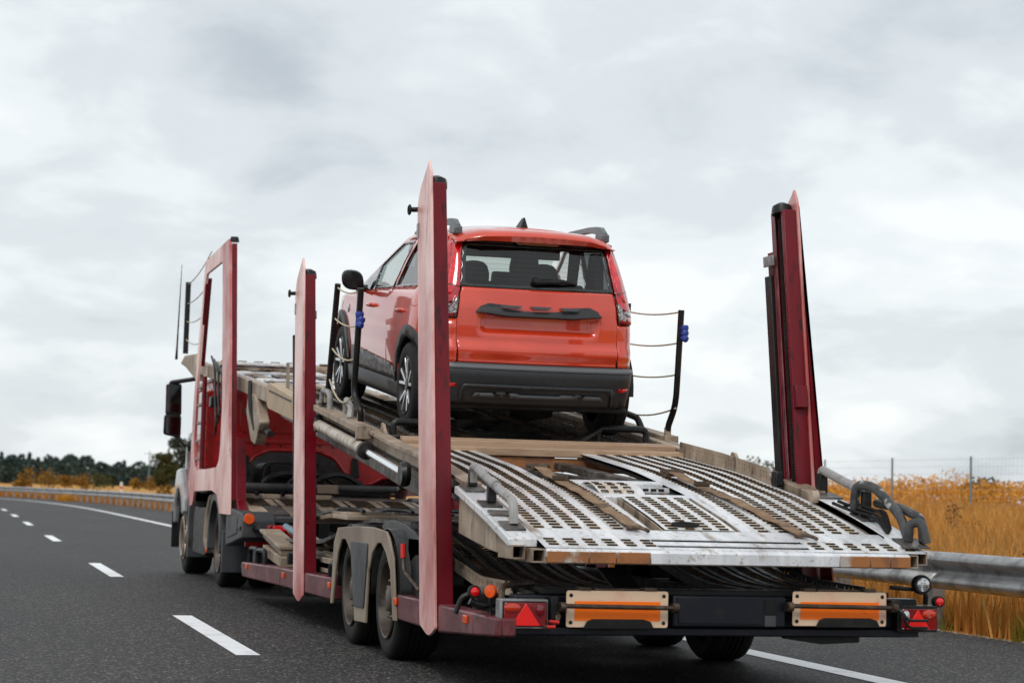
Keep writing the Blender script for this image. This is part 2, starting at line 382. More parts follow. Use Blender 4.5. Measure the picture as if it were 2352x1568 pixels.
# crumbly pale asphalt edge
GRAVEL = mat('pale_gravel', (.34, .27, .20), .9, 0, (.20, .13, .085), (.4, .6), 9, bump=.6, bscale=60)
m = MB(); rs = random.Random(3)
for i in range(2600):
    y = -12 + 100 * rs.random() ** 1.6; s = 4.22 + abs(rs.gauss(0, .13)); r_ = rs.uniform(.008, .022)
    c = Vector((s + off(y), y, r_ * .4 - (.03 if s > 4.3 else 0))); a = rs.random() * 6.28
    q = [c + Vector((math.cos(a + k * 2.094) * r_, math.sin(a + k * 2.094) * r_ * 1.3, -r_ * .3)) for k in range(3)] + [c + Vector((0, 0, r_ * .7))]
    m.add(q, [(0, 1, 3), (1, 2, 3), (2, 0, 3)])
tag(m.build('gravel_edge', GRAVEL), 'pale loose gravel along the asphalt edge under the guard rail', 'gravel', kind='stuff')

# ---- guard rail
GX = 4.55
gr = empty('guard_rail', (GX, 4, 0), 'galvanised steel guard rail with two ridges along the right road shoulder', 'guard rail')
prof = [(-.005, .335), (-.035, .345), (-.075, .375), (-.085, .405), (-.075, .435), (-.02, .475), (-.008, .50), (-.02, .525), (-.075, .565), (-.085, .595), (-.075, .625), (-.035, .658), (-.005, .667)]
def wbeam(y0, y1):
    k = 4 if y0 > 50 else 1; yy = [y0 + (y1 - y0) * i / k for i in range(k + 1)]; mm = MB()
    mm.grid(lambda i, y: (GX + prof[int(i)][0] + off(y), y, prof[int(i)][1]), list(range(len(prof))), yy); return mm
y = -13.6
while y < 175:
    rb = wbeam(y, y + 3.995).build('rail_beam', GALV, gr, smooth=True, solid=.006, ang=60)
    if y < 30:
        for zz in (.40, .60):
            for dy in (.06, .14): MB().lathe([(0, .012), (.012, .011), (.016, 0)], (GX - .082 + off(y), y + dy, zz), (-1, 0, 0), 8).build('bolt', GALV, rb)
    y += 4
pm = MB()
pm.box(-.02, .10, -.05, -.045, -.45, .62).box(-.02, .10, .045, .05, -.45, .62).box(-.02, -.014, -.045, .045, -.45, .62)
pm0 = None; y = -13.4
while y < 175:
    if pm0 is None:
        o = pm.build('post', GALV, gr); pm0 = o
    else:
        o = pm0.copy(); COL.objects.link(o)
    o.parent = gr; o.matrix_parent_inverse = Matrix(); o.location = (off(y) + .03, y - 4, 0)
    y += 2

# ---- wire fence
fe = empty('wire_fence', (FX, 38.7, .6), 'thin wire mesh wildlife fence on slim grey posts before the golden shrubs', 'fence')
FP = mat('fence_post_paint', (.20, .26, .28), .6)
FW = mat('fence_wire', (.42, .45, .47), .5, .3)
fy = []; q = P(2229, 1200, z=.6); FXq = q.x; y = q.y - 14
FENCE_Y0 = q.y
p0 = None; yy = q.y - 3 * 4.7
tops = []
while yy < 115:
    g = ground_z(FXq, yy)
    mm = MB().cyl((FXq, yy, g - .4), (FXq, yy, g + 1.75), .032, 8)
    mm.build('post', FP, fe, smooth=True); tops.append((FXq, yy, g)); yy += 4.7
mm = MB()
for a, b in zip(tops[:-1], tops[1:]):
    for k in range(9):
        h = .08 + k * .2; mm.cyl((a[0], a[1], a[2] + h), (b[0], b[1], b[2] + h), .0028, 3)
    for k in range(1, 23):
        t = k / 23; x_, y_, z_ = [a[i] + (b[i] - a[i]) * t for i in range(3)]; mm.cyl((x_, y_, z_ + .08), (x_, y_, z_ + 1.7), .0022, 3)
tag(mm.build('wire_mesh', FW, fe), kind='stuff')

# ---- vegetation
def leafmat(name, cols, rough=.75, trans=.25, patch_scale=.8):
    m = bpy.data.materials.new(name); m.use_nodes = True; n = m.node_tree.nodes; l = m.node_tree.links; b = n['Principled BSDF']
    g = n.new('ShaderNodeNewGeometry'); q = n.new('ShaderNodeValToRGB'); l.new(g.outputs['Random Per Island'], q.inputs[0])
    e = q.color_ramp.elements; k = len(cols)
    e[0].position = 0; e[0].color = (*cols[0], 1); e[1].position = 1; e[1].color = (*cols[-1], 1)
    for i in range(1, k - 1): e.new(i / (k - 1)).color = (*cols[i], 1)
    tcn = n.new('ShaderNodeTexCoord'); nz = n.new('ShaderNodeTexNoise'); nz.inputs['Scale'].default_value = patch_scale; nz.inputs['Detail'].default_value = 4
    l.new(tcn.outputs['Object'], nz.inputs[0]); mr = n.new('ShaderNodeMapRange'); mr.inputs['From Min'].default_value = .42; mr.inputs['From Max'].default_value = .64; mr.inputs['To Max'].default_value = .38; l.new(nz.outputs[0], mr.inputs[0])
    mc = n.new('ShaderNodeMix'); mc.data_type = 'RGBA'; l.new(mr.outputs[0], mc.inputs[0]); l.new(q.outputs[0], mc.inputs[6]); mc.inputs[7].default_value = (*cols[-1], 1); q = mc
    qo = mc.outputs[2]
    l.new(qo, b.inputs['Base Color']); b.inputs['Roughness'].default_value = rough; b.inputs['Specular IOR Level'].default_value = .25
    t = n.new('ShaderNodeBsdfTranslucent'); l.new(qo, t.inputs[0]); mx = n.new('ShaderNodeMixShader'); mx.inputs[0].default_value = trans
    l.new(b.outputs[0], mx.inputs[1]); l.new(t.outputs[0], mx.inputs[2]); l.new(mx.outputs[0], n['Material Output'].inputs[0])
    return m
STRAW = leafmat('straw_grass', [(.50, .225, .040), (.62, .31, .075), (.42, .165, .026), (.64, .37, .115), (.66, .34, .09), (.32, .13, .022)])
GREENG = leafmat('green_grass', [(.10, .13, .015), (.20, .19, .03), (.30, .22, .04), (.07, .10, .012)])
GOLD = leafmat('golden_leaves', [(.74, .33, .015), (.56, .19, .008), (.84, .44, .04), (.34, .11, .006), (.78, .42, .05), (.30, .12, .010)])
WEED = leafmat('dark_seed_heads', [(.055, .025, .014), (.10, .045, .02), (.04, .02, .012)])
def blades(n, fn_pos, hmin, hmax, wd, lean, seed):
    rs = random.Random(seed); v = []; f = []
    for i in range(n):
        p = fn_pos(rs)
        if p is None: continue
        x, y, sc = p[:3]; z = ground_z(x, y) - .02; h = rs.uniform(hmin, hmax) * sc; a = rs.random() * 6.283; ww = wd * (p[3] if len(p) > 3 else sc) * rs.uniform(.6, 1.4)
        lx, ly = rs.gauss(0, lean) * h, rs.gauss(0, lean) * h; cx_, sx_ = math.cos(a) * ww, math.sin(a) * ww; o = len(v)
        v += [(x - cx_, y - sx_, z), (x + cx_, y + sx_, z), (x + lx * .45 + cx_ * .7, y + ly * .45 + sx_ * .7, z + h * .6), (x + lx * .45 - cx_ * .7, y + ly * .45 - sx_ * .7, z + h * .6), (x + lx * 1.2, y + ly * 1.2, z + h)]
        f += [(o, o + 1, o + 2, o + 3), (o + 3, o + 2, o + 4)]
    mm = MB(); mm.v = v; mm.f = f; return mm
def near_verge(rs):
    y = -2 + 46 * rs.random() ** 1.25; s = CAM_O.x + (y - CAM_O.y) * rs.uniform(.30, .74)
    if s < 4.62 or s > FX + 2: return None
    d = math.hypot(s + 4, y + 10); return (s, y, .85 + .25 * noise.noise(Vector((s * .7, y * .7, 3))), .6 + d / 24)
tag(blades(95000, near_verge, .34, .80, .007, .16, 11).build('verge_grass', STRAW), 'tall dry golden grass growing behind the guard rail', 'grass', kind='stuff')
def far_verge(rs):
    y = 55 + 105 * rs.random(); s = 4.75 + 10 * rs.random() ** 2
    return (s + off(y), y, 1.2)
tag(blades(15000, far_verge, .25, .50, .02, .2, 12).build('field_edge_grass', STRAW), 'low golden grass between the distant guard rail and the field', 'grass', kind='stuff')
def green_v(rs):
    y = -8 + 40 * rs.random() ** 1.3; s = 4.50 + abs(rs.gauss(0, .35))
    if noise.noise(Vector((s * 1.2, y * .45, 9))) < -.05: return None
    return (s, y, 1)
tag(blades(9000, green_v, .10, .34, .006, .3, 13).build('green_grass', GREENG), 'short green and yellow grass at the foot of the guard rail posts', 'grass', kind='stuff')
OLIVE = leafmat('olive_stems', [(.22, .15, .03), (.34, .21, .05), (.14, .11, .025), (.46, .33, .14)])
def stems(rs):
    q = near_verge(rs)
    return None if q is None or noise.noise(Vector((q[0] * .4, q[1] * .3, 31))) < .05 else (q[0], q[1], q[2] * 1.05, q[3])
tag(blades(11000, stems, .30, .86, .006, .22, 17).build('olive_grass', OLIVE), 'olive and pale stems standing in patches among the dry golden grass', 'grass', kind='stuff')
# dark seed heads standing in the dry grass
rs = random.Random(5); v = []; f = []
for i in range(170):
    y = 2 + 30 * rs.random(); s = 5.3 + 11 * rs.random() ** .8
    if noise.noise(Vector((s * .35, y * .2, 21))) < .02: continue
    z = ground_z(s, y); h = rs.uniform(.5, .8)
    for k in range(26):
        t = rs.uniform(.55, 1); c = Vector((s + rs.gauss(0, .06), y + rs.gauss(0, .06), z + h * t)); r_ = rs.uniform(.010, .024); a = Vector((rs.gauss(0, 1), rs.gauss(0, 1), rs.gauss(0, 1))).normalized(); b = a.orthogonal().normalized()
        o = len(v); v += [c + a * r_ * 1.6, c + b * r_, c - a * r_ * 1.6, c - b * r_]; f += [(o, o + 1, o + 2, o + 3)]
    o = len(v); v += [Vector((s - .004, y, z)), Vector((s + .004, y, z)), Vector((s, y, z + h))]; f += [(o, o + 1, o + 2)]
mm = MB(); mm.v = [tuple(q) for q in v]; mm.f = f
tag(mm.build('seed_head_weeds', WEED), 'dark brown seed heads scattered through the tall dry grass', 'weeds', kind='stuff')
def leaves(cfn, n, size, seed, ratio=.42, droop=.3):
    rs = random.Random(seed); v = []; f = []
    for i in range(n):
        c = cfn(rs)
        if c is None: continue
        c = Vector(c); a = Vector((rs.gauss(0, 1), rs.gauss(0, 1), rs.gauss(-droop, .8))).normalized(); b = a.cross(Vector((rs.gauss(0, 1), rs.gauss(0, 1), rs.gauss(0, 1)))).normalized()
        s_ = size * rs.uniform(.6, 1.4); o = len(v)
        v += [tuple(c - a * s_ * .5), tuple(c + b * s_ * ratio * .5), tuple(c + a * s_ * .5), tuple(c - b * s_ * ratio * .5)]; f.append((o, o + 1, o + 2, o + 3))
    mm = MB(); mm.v = v; mm.f = f; return mm
def hedge(rs):
    y = FENCE_Y0 - 14 + 62 * rs.random() ** .9; s = FXq + .9 + 6.0 * rs.random()
    top = 1.02 + .42 * noise.noise(Vector((s * .5, y * .42, 1))) + .30 * noise.noise(Vector((s * 1.1, y * 1.0, 5)))
    top *= min(1, (s - FXq) / 1.6 + .1)
    return (s, y, ground_z(s, y) + top * rs.random() ** .55)
tag(leaves(hedge, 46000, .15, 21, .30, .5).build('golden_shrubs', GOLD), 'dense golden yellow shrubs filling the field behind the wire fence', 'shrubs', kind='stuff')

BARK = mat('bark', (.055, .042, .032), .9, 0, (.09, .07, .055), (.4, .6), 9, bump=.6, bscale=25)
DKGREEN = leafmat('dark_green_leaves', [(.018, .030, .018), (.030, .045, .024), (.045, .060, .028), (.022, .038, .026)], trans=.15)
MIDGREEN = leafmat('olive_leaves', [(.045, .055, .018), (.075, .075, .02), (.10, .085, .02), (.03, .045, .016)], trans=.2)
FARGREEN = leafmat('hazed_far_wood_leaves', [(.030, .056, .058), (.042, .070, .062), (.062, .086, .056), (.034, .062, .066)], trans=.1)  # bluish, lifted greens: distance haze put into the leaf colour
BROWNL = leafmat('brown_gold_leaves', [(.22, .10, .012), (.30, .15, .02), (.14, .07, .012), (.36, .20, .03)], trans=.2)
def tree(name, x, y, h, wd, lm, label, cat, group, nl=1300, ls=.4, seed=1, trunkf=.28, twig=True, base=.12):
    rs = random.Random(seed); g = ground_z(x, y)
    e_ = empty(name, (x, y, g), label, cat, group)
    t = MB(); kn = [Vector((x, y, g - .2)), Vector((x + rs.gauss(0, .05) * h * .3, y, g + h * .35)), Vector((x + rs.gauss(0, .06) * h * .4, y + rs.gauss(0, .05) * h, g + h * .85))]
    t.tube(kn, 1, 7, rs=[h * .028, h * .02, h * .006])
    cl = []
    for i in range(9):
        zz = rs.uniform(base + .12, .95); rad = wd / 2 * math.sqrt(max(.05, 1 - ((zz - .5) / .55) ** 2)) * rs.uniform(.45, .95); a = i * 2.4 + rs.random()
        c = Vector((x + math.cos(a) * rad * .75, y + math.sin(a) * rad * .75, g + h * zz)); cl.append((c, wd * rs.uniform(.17, .30)))
        t.tube([Vector((x, y, g + h * max(.15, zz - .25))), c], 1, 5, rs=[h * .010, h * .003])
    cl += [(Vector((x, y, g + h * .6)), wd * .34), (Vector((x, y, g + h * .38)), wd * .32)]
    t.build('trunk', BARK, e_, smooth=True)
    def cf(r2):
        c, r_ = cl[int(r2.random() * len(cl))]; d = Vector((r2.gauss(0, 1), r2.gauss(0, 1), r2.gauss(0, 1))).normalized() * r_ * r2.random() ** .4
        d.z *= .85; q = c + d; q.z = max(q.z, g + .05 * h); return q
    leaves(cf, nl, ls, seed + 50, .6).build('crown', lm, e_)
    return e_
def far(u, d):
    r = ray(u, 1108); r = r / math.hypot(r.x, r.y); return CAM_O.x + r.x * d, CAM_O.y + r.y * d
x, y = far(413, 330); tree('leafy_tree', x, y, 8.3, 6.2, DKGREEN, 'tall dark green tree beside the truck cab at the field edge', 'tree', None, 2600, .5, 31)
x, y = far(455, 335); tree('leafy_tree', x, y, 9.4, 7.5, DKGREEN, 'tallest dark green tree half hidden behind the truck cab', 'tree', None, 2600, .5, 37)
x, y = far(376, 318); tree('leafy_tree', x, y, 5.6, 4.6, MIDGREEN, 'lower olive green tree just left of the tall dark green tree', 'tree', None, 2000, .45, 32)
x, y = far(503, 345); tree('leafy_tree', x, y, 8.6, 7.5, DKGREEN, 'dark green tree hidden behind the transporter cab', 'tree', None, 1500, .5, 39)
# small brown bush by the distant rail
x, y = far(379, 102); tree('brown_bush', x, y, 1.05, .95, BROWNL, 'scrubby brown bush sticking up behind the distant guard rail', 'bush', None, 420, .13, 33)
SHRUBS = ('golden brown shrub standing alone nearest to the bend of the guard rail', 'widest golden brown shrub in front of the far wood', 'small round golden brown shrub just beside the widest shrub',
          'golden brown shrub between the small round shrub and the olive shrub', 'olive green shrub on the field in front of the far wood', 'low golden brown shrub between the olive shrub and the power pole', 'golden brown shrub at the foot of the power pole')
for i, (u, d, h, wd, sd_) in enumerate(((52, 210, 2.3, 2.6, 1), (112, 300, 2.3, 5, 2), (150, 310, 2.0, 2.2, 3), (188, 290, 2.3, 3.4, 4), (232, 300, 2.1, 4.4, 5), (310, 320, 1.9, 2.6, 6), (344, 310, 2.0, 2.4, 7))):
    x, y = far(u, d); tree('field_shrub', x, y, h, wd, BROWNL if i != 4 else MIDGREEN, SHRUBS[i], 'shrub', 'shrubs on the far field', 420, .34, 70 + sd_)
# far wood: reads as one mass
rs = random.Random(9); cl = []
for i in range(190):
    u = -160 + i * 9.5 + rs.uniform(-4, 4)
    if u > 1250: break
    d = rs.uniform(620, 760); x, y = far(u, d); h = rs.uniform(6.2, 9.0) * (d / 690) * (1.1 if u < 220 else .92); cl.append((x, y, h, rs.uniform(4, 8), rs.random() < .3))
def wood(r2):
    x, y, h, wd, con = cl[int(r2.random() * len(cl))]; t = r2.random() ** .8
    rad = wd / 2 * ((1 - t) * 1.1 + .05 if con else math.sqrt(max(.03, 1 - (2 * t - .95) ** 2 * .9)))
    a = r2.random() * 6.283; q = rad * math.sqrt(r2.random()); return (x + math.cos(a) * q, y + math.sin(a) * q, t * h)
tag(leaves(wood, 36000, 1.15, 22, .8).build('far_wood', FARGREEN), 'long dark wood on the horizon behind the golden field', 'woodland', kind='stuff')
# dark green bushes on the horizon beyond the fence
for u, v_, d, h, wd, sd_, lb in ((2258, 1120, 66, 1.12, 1.5, 81, 'dark green bush rising above the golden shrubs beyond the fence'), (1752, 1080, 85, 1.95, 2.6, 82, 'dark green treetop showing above the tilted deck rail')):
    x, y = far(u, d); tree('green_bush', x, y, h, wd, MIDGREEN, lb, 'bush', None, 1500, .13, sd_)
# far power pole
x, y = far(341, 420); pp = MB(); g = ground_z(x, y)
pp.cyl((x, y, g - .5), (x, y, g + 7.7), .13, 8, .09); pp.beam((x - 1.3, y, g + 7.0), (x + 1.3, y, g + 7.0), .12, .12)
pe = empty('power_pole', (x, y, g), 'slender grey power pole with a crossarm above the far wood', 'pole')
MB().cyl((x, y, g - .5), (x, y, g + 7.6), .13, 8, .09).build('pole', FP, pe, smooth=True)
MB().beam((x - 1.1, y, g + 7.05), (x + 1.1, y, g + 7.05), .1, .1).build('crossarm', FP, pe)
# roadside marker post
x, y = far(279, 128); g = ground_z(x, y)
mp_ = empty('marker_post', (x, y, g), 'white roadside marker post with a red band behind the distant guard rail', 'post')
WHITEP = mat('white_plastic', (.75, .75, .74), .5); REDP = mat('red_band', (.55, .02, .05), .5)
for z0, z1, mm_ in ((-.3, .74, WHITEP), (.742, .90, REDP), (.902, 1.17, WHITEP)):
    MB().prism([(x - .075, y), (x, y - .06), (x + .075, y), (x, y + .06)], 'z', g + z0, g + z1).build('band' if mm_ is REDP else 'post_body', mm_, mp_)
# yellow tuft on the shoulder
q = P(126, 1150, z=0.0); x, y = q.x + .6, q.y
rs = random.Random(77)
tf = MB()
for i in range(260):
    a = rs.random() * 6.283; r_ = .5 * rs.random() ** .6; h = rs.uniform(.2, .45); xx, yy_ = x + math.cos(a) * r_, y + math.sin(a) * r_ * 1.2
    tf.add([(xx - .02, yy_, 0), (xx + .02, yy_, 0), (xx + rs.gauss(0, .12), yy_ + rs.gauss(0, .1), h)], [(0, 1, 2)])
tag(tf.build('yellow_grass_tuft', GOLD), 'low bright yellow tuft on the distant road shoulder', 'plant')

# ================================================================== TRAILER
tr = empty('car_transport_trailer', (0, 3.4, 0), 'faded red two level car transporter trailer with tilted perforated loading flap', 'trailer')
PY = (-.5, 0, .5, 1.2, 2.2, 3.4, 4.2, 5.9, 9, 13); PZ = (.72, .84, .965, 1.11, 1.26, 1.385, 1.49, 1.69, 2.04, 2.5)
def zD(y): return slerp(y, PY, PZ, .16)
def perf(x0, cols, ys, zf, hole=(.5, .62), lip=.005, depth=.006, pattern=None):
    """perforated sheet: cols = list of (width, has_hole); one real slot per cell and row"""
    mm = MB(); x = x0
    for ci, (wd, hs) in enumerate(cols):
        for j in range(len(ys) - 1):
            y0, y1 = ys[j], ys[j + 1]
            A = [(x, y0), (x + wd, y0), (x + wd, y1), (x, y1)]
            st = hs and (pattern is None or pattern(ci, j))
            if not st:
                mm.add([(a, b, zf(b)) for a, b in A], [(0, 1, 2, 3)]); continue
            cx_, cy_ = x + wd / 2, (y0 + y1) / 2; hw = wd * hole[0] / 2 * (1 + .06 * random.random()); hh = (y1 - y0) * hole[1] / 2
            ring = [(cx_ - hw, cy_ - hh * .35), (cx_ - hw * .8, cy_ - hh), (cx_ + hw * .8, cy_ - hh), (cx_ + hw, cy_ - hh * .35), (cx_ + hw, cy_ + hh * .35), (cx_ + hw * .8, cy_ + hh), (cx_ - hw * .8, cy_ + hh), (cx_ - hw, cy_ + hh * .35)]
            vs = [(a, b, zf(b)) for a, b in A] + [(a, b, zf(b) + (lip if b > cy_ else -.002)) for a, b in ring] + [(a, b, zf(b) - depth) for a, b in ring]
            fs = [(0, 1, 6, 5), (1, 7, 6), (1, 2, 8, 7), (2, 9, 8), (2, 3, 10, 9), (3, 11, 10), (3, 0, 4, 11), (0, 5, 4)]
            fs += [(4 + k, 4 + (k + 1) % 8, 12 + (k + 1) % 8, 12 + k) for k in range(8)]
            k0 = len(mm.f) + 8; mm.stain = getattr(mm, 'stain', []) + list(range(k0 - 8, k0)); mm.add(vs, fs); mm.dark = getattr(mm, 'dark', []) + list(range(k0, k0 + 8))
        x += wd
    return mm
def frange(a, b, st):
    k = max(1, round((b - a) / st)); return [a + (b - a) * i / k for i in range(k + 1)]
def slab(x0, x1, ys, zf, t, mm=None):
    mm = mm or MB(); k = len(ys)
    vs = [(x, y, zf(y) - d) for y in ys for d in (0, t) for x in (x0, x1)]
    fs = []
    for i in range(k - 1):
        a, b = i * 4, i * 4 + 4
        fs += [(a, a + 1, b + 1, b), (a + 2, b + 2, b + 3, a + 3), (a, b, b + 2, a + 2), (a + 1, a + 3, b + 3, b + 1)]
    fs += [(0, 2, 3, 1), ((k - 1) * 4, (k - 1) * 4 + 1, (k - 1) * 4 + 3, (k - 1) * 4 + 2)]
    return mm.add(vs, fs)

# ---- side sills
for sx in (-1, 1):
    RS = -.05 if sx < 0 else .4
    xo, xi = (-1.275, -1.16) if sx < 0 else (1.16, 1.275)
    for poly in ([(RS, .35), (RS, .447), (1.26, .443), (1.26, .28)], [(1.70, .28), (1.70, .442), (2.41, .44), (2.41, .28)],
                 [(4.74, .27), (4.74, .432), (7.18, .405), (7.18, .25)], [(7.195, .25), (7.195, .405), (9.60, .362), (9.68, .33), (9.55, .22)]):
        MB().prism(poly, 'x', xo, xi).build('side_sill', SILLM, tr, bev=.012)
    for (yy, zz) in (YZ(1070, 1421, -1.28), YZ(909, 1380, -1.28), YZ(757, 1343, -1.28), YZ(651, 1320, -1.28), YZ(567, 1300, -1.28)):
        mk = MB().box(*sorted((sx * 1.276, sx * 1.292)), yy - .035, yy + .035, zz - .022, zz + .022).build('marker_lamp', AMBER, tr, bev=.004)
        MB().cyl((sx * 1.2925, yy - .015, zz), (sx * 1.2935, yy - .015, zz), .004, 8).build('screw', BLACKP, mk)

# ---- lift posts: outer faded plate, crimson channel, lifting screw, slider
def lift_post(sx, yb, zb, yt0, yt1, ztip, lean, wb, wide):
    """yb: rear edge at z=.4; the post leans forward"""
    X = lambda a: sx * (a - wide)
    def yy(z, d): return yb + lean * (z - .4) + d
    t0, t1 = ztip, ztip - .25
    poly = [(yy(zb + .06, 0), zb + .06), (yy(zb, wb * .42), zb - .0), (yy(zb + .06, wb), zb + .06), (yy(t1, wb * .92), t1), (yy(t1 + .10, wb * .72), t1 + .10), (yy(t0 - .03, wb * .2), t0 - .03), (yy(t0, wb * .12), t0), (yy(t0 - .08, .0), t0 - .08)]
    MB().prism(rnd2(poly, [.02, .12, .03, .12, .2, .05, 0, .03], 4), 'x', *sorted((X(1.277), X(1.295)))).build('outer_plate', PINK, tr, bev=.004)
    zt = ztip - .14; zl = zb + .12
    def bar(x0, x1, d0, d1, za, zb_, name, mt, par=tr, x0b=None, bev=.004):
        x0b = x0 if x0b is None else x0b
        vs = [(X(x), yy(z, d), z) for z, xx in ((za, x0b), (zb_, x0)) for d in (d0, d1) for x in (xx, x1)]
        f_ = [(0, 2, 3, 1), (4, 5, 7, 6), (0, 1, 5, 4), (2, 6, 7, 3), (0, 4, 6, 2), (1, 3, 7, 5)]
        return MB().add(vs, f_).build(name, mt, par, bev=bev)
    ch = bar(1.19, 1.274, .015, .032, zl, zt, 'channel_flange', CRIM, x0b=1.175)
    bar(1.19, 1.274, wb * .60, wb * .60 + .016, zl, zt, 'channel_flange', CRIM, x0b=1.175)
    bar(1.262, 1.275, .033, wb * .59, zl, zt - .01, 'channel_web', BLACKP)
    bar(1.19, 1.197, .033, .068, zl, zt - .005, 'channel_lip', CRIM)
    bar(1.19, 1.197, wb * .60 - .045, wb * .60 - .001, zl, zt - .005, 'channel_lip', SILLM)
    # slider cover in front of the channel
    bar(1.165, 1.262, wb * .66, wb * .93, zl + .3, zt - .42, 'slider_cover', BLACKP)
    bar(1.19, 1.255, wb * .68, wb * .90, zt - .418, zt - .26, 'slider_head', CRIM)
    br = bar(1.15, 1.164, wb * .40, wb * .86, zt - .36, zt - .29, 'stop_bracket', GALV)
    # screw spindle
    mm = MB(); n = int((zt - .05 - zl) / .016); pr = []
    dm = wb * .32
    p0 = Vector((X(1.215), yy(zl, dm), zl)); p1 = Vector((X(1.215), yy(zt - .05, dm), zt - .05)); Ls = (p1 - p0).length
    for i in range(n): pr += [(.030, Ls * i / n), (.022, Ls * (i + .5) / n)]
    mm.lathe(pr, p0, p1 - p0, 8).build('lifting_screw', DARK, tr)
    # cap
    c = (X(1.225), yy(zt + .01, wb * .33), zt - .02)
    MB().lathe([(0, .075), (.03, .074), (.062, .055), (.068, .03), (.068, 0), (0, 0)], c, (0, lean, 1), 14).build('post_cap', BLACKP, tr, smooth=True)
    # ring eye
    q = Vector((X(1.295), yy(ztip - .27, wb * .9), ztip - .27))
    e1 = MB().cyl(q, q + Vector((sx * .03, .02, 0)), .016, 8)
    rp_ = [q + Vector((sx * .045, .03 + .026 * math.cos(a), .026 * math.sin(a))) for a in [k * math.pi / 6 for k in range(13)]]
    e1.tube(rp_, .009, 6).build('ring_eye', BLACKP, tr, smooth=True)
    MB().box(*sorted((X(1.296), X(1.300))), yy(ztip - .38, wb * .80), yy(ztip - .38, wb * .80) + .05, ztip - .45, ztip - .36).build('latch_slot', GALV, tr)
    return ch
lift_post(-1, 1.262, .24, 0, 0, 3.115, .163, .40, 0)
lift_post(1, 1.375, .24, 0, 0, 3.11, .178, .36, .10)
lift_post(-1, 5.93, .17, 0, 0, 3.0, .168, .45, 0)
lift_post(1, 5.93, .17, 0, 0, 2.92, .168, .45, 0)
# wedge shaped gusset plate and guide on the right rear post
MB().prism([(1.20, .45), (1.40, 1.18), (1.90, 3.0), (1.86, 3.0), (1.62, 1.4), (1.50, .45)], 'x', 1.1962, 1.206).build('gusset_plate', CRIM, tr)
def ry(z): return 1.375 + .178 * (z - .4)
vs = [(x, ry(z) - d, z) for z in (1.68, 1.82) for d in (-.012, .03) for x in (1.085, 1.165)]
MB().add(vs, [(0, 2, 3, 1), (4, 5, 7, 6), (0, 1, 5, 4), (2, 6, 7, 3), (0, 4, 6, 2), (1, 3, 7, 5)]).build('guide_bracket', CRIM, tr, bev=.004)

# ---- wheels
def truck_wheel(par, x_out, sx, y, r, wdt, rim_m=None, nm='wheel', rimr=.66):
    rim_m = rim_m or RIMD
    d = (sx, 0, 0); o = (x_out, y, r)
    R0 = r * rimr
    pr = [(R0 * .97, -.03), (R0 + .01, -.012), (R0 + .03, -.004), (r * .86, .0), (r * .955, -.012), (r * .99, -.035), (r, -.06)]
    tread = []
    k = 5
    for i in range(k + 1):
        h = -.06 - (wdt - .12) * i / k
        if 0 < i < k: tread += [(r, h + .008), (r - .014, h + .006), (r - .014, h - .006), (r, h - .008)]
        else: tread += [(r, h)]
    pr += tread[1:] + [(r * .98, -wdt + .03), (r * .9, -wdt), (R0, -wdt + .02)]
    ty = MB().lathe(pr, o, d, 40).build('wheel', TYRE, par, smooth=True, ang=50)
    pr = [(R0 * 1.0, -.004), (R0 * .985, .006), (R0 * .95, -.002), (R0 * .93, -.03), (R0 * .90, -.075), (R0 * .62, -.085), (R0 * .58, -.06), (R0 * .40, -.055), (R0 * .36, -.035), (R0 * .30, -.012), (R0 * .26, -.006), (0, -.004)]
    rim = MB().lathe(pr, o, d, 40).build('rim', rim_m, ty, smooth=True, ang=30)
    for i in range(10):
        a = i * .6283; c = Vector((x_out - sx * .052, y + math.cos(a) * R0 * .47, r + math.sin(a) * R0 * .47))
        MB().lathe([(.016, 0), (.016, .022), (.008, .034), (0, .035)], c, d, 6).build('wheel_nut', rim_m, ty)
    return ty
for yw in (2.78, 4.03):
    truck_wheel(tr, -1.262, -1, yw, .388, .30)
    truck_wheel(tr, 1.20, 1, yw, .388, .30)
    MB().cyl((-1.0, yw, .388), (1.0, yw, .388), .06, 12).build('axle', DARK, tr, smooth=True)
# ---- wheel fenders
z4 = lambda x, y: (716.6 + x * .297, 1102.5 + y * .297)
FXL = -1.285
o_ = [(145, 950), (175, 470), (205, 365), (330, 352), (480, 362), (580, 395), (600, 450), (632, 600), (650, 1088), (628, 1085), (610, 700), (575, 560), (540, 485), (510, 487), (470, 560), (440, 700), (418, 1103), (330, 1085), (322, 700), (300, 540), (265, 455), (235, 455), (205, 560), (185, 700), (160, 950)]
MB().prism([YZ(*z4(*q), FXL) for q in o_], 'x', FXL - .006, FXL + .012).build('wheel_fender', FENDER, tr, bev=.006)
o_ = [(312, 468), (445, 485), (430, 720), (410, 990), (335, 972), (322, 700)]
MB().prism(rnd2([YZ(*z4(*q), FXL) for q in o_], .03), 'x', FXL - .016, FXL - .007).build('fender_flap', GREYP, tr, bev=.004)
# inner wheel arches
for yw in (2.78, 4.03):
    for sx in (-1, 1):
        mm = MB(); mm.grid(lambda a, x: (x, yw + math.cos(a) * .49, .388 + math.sin(a) * .46), [math.pi * k / 14 for k in range(15)], (sx * 1.27, sx * .86)); mm.build('wheel_arch', BLACKP, tr, smooth=True, solid=.01)
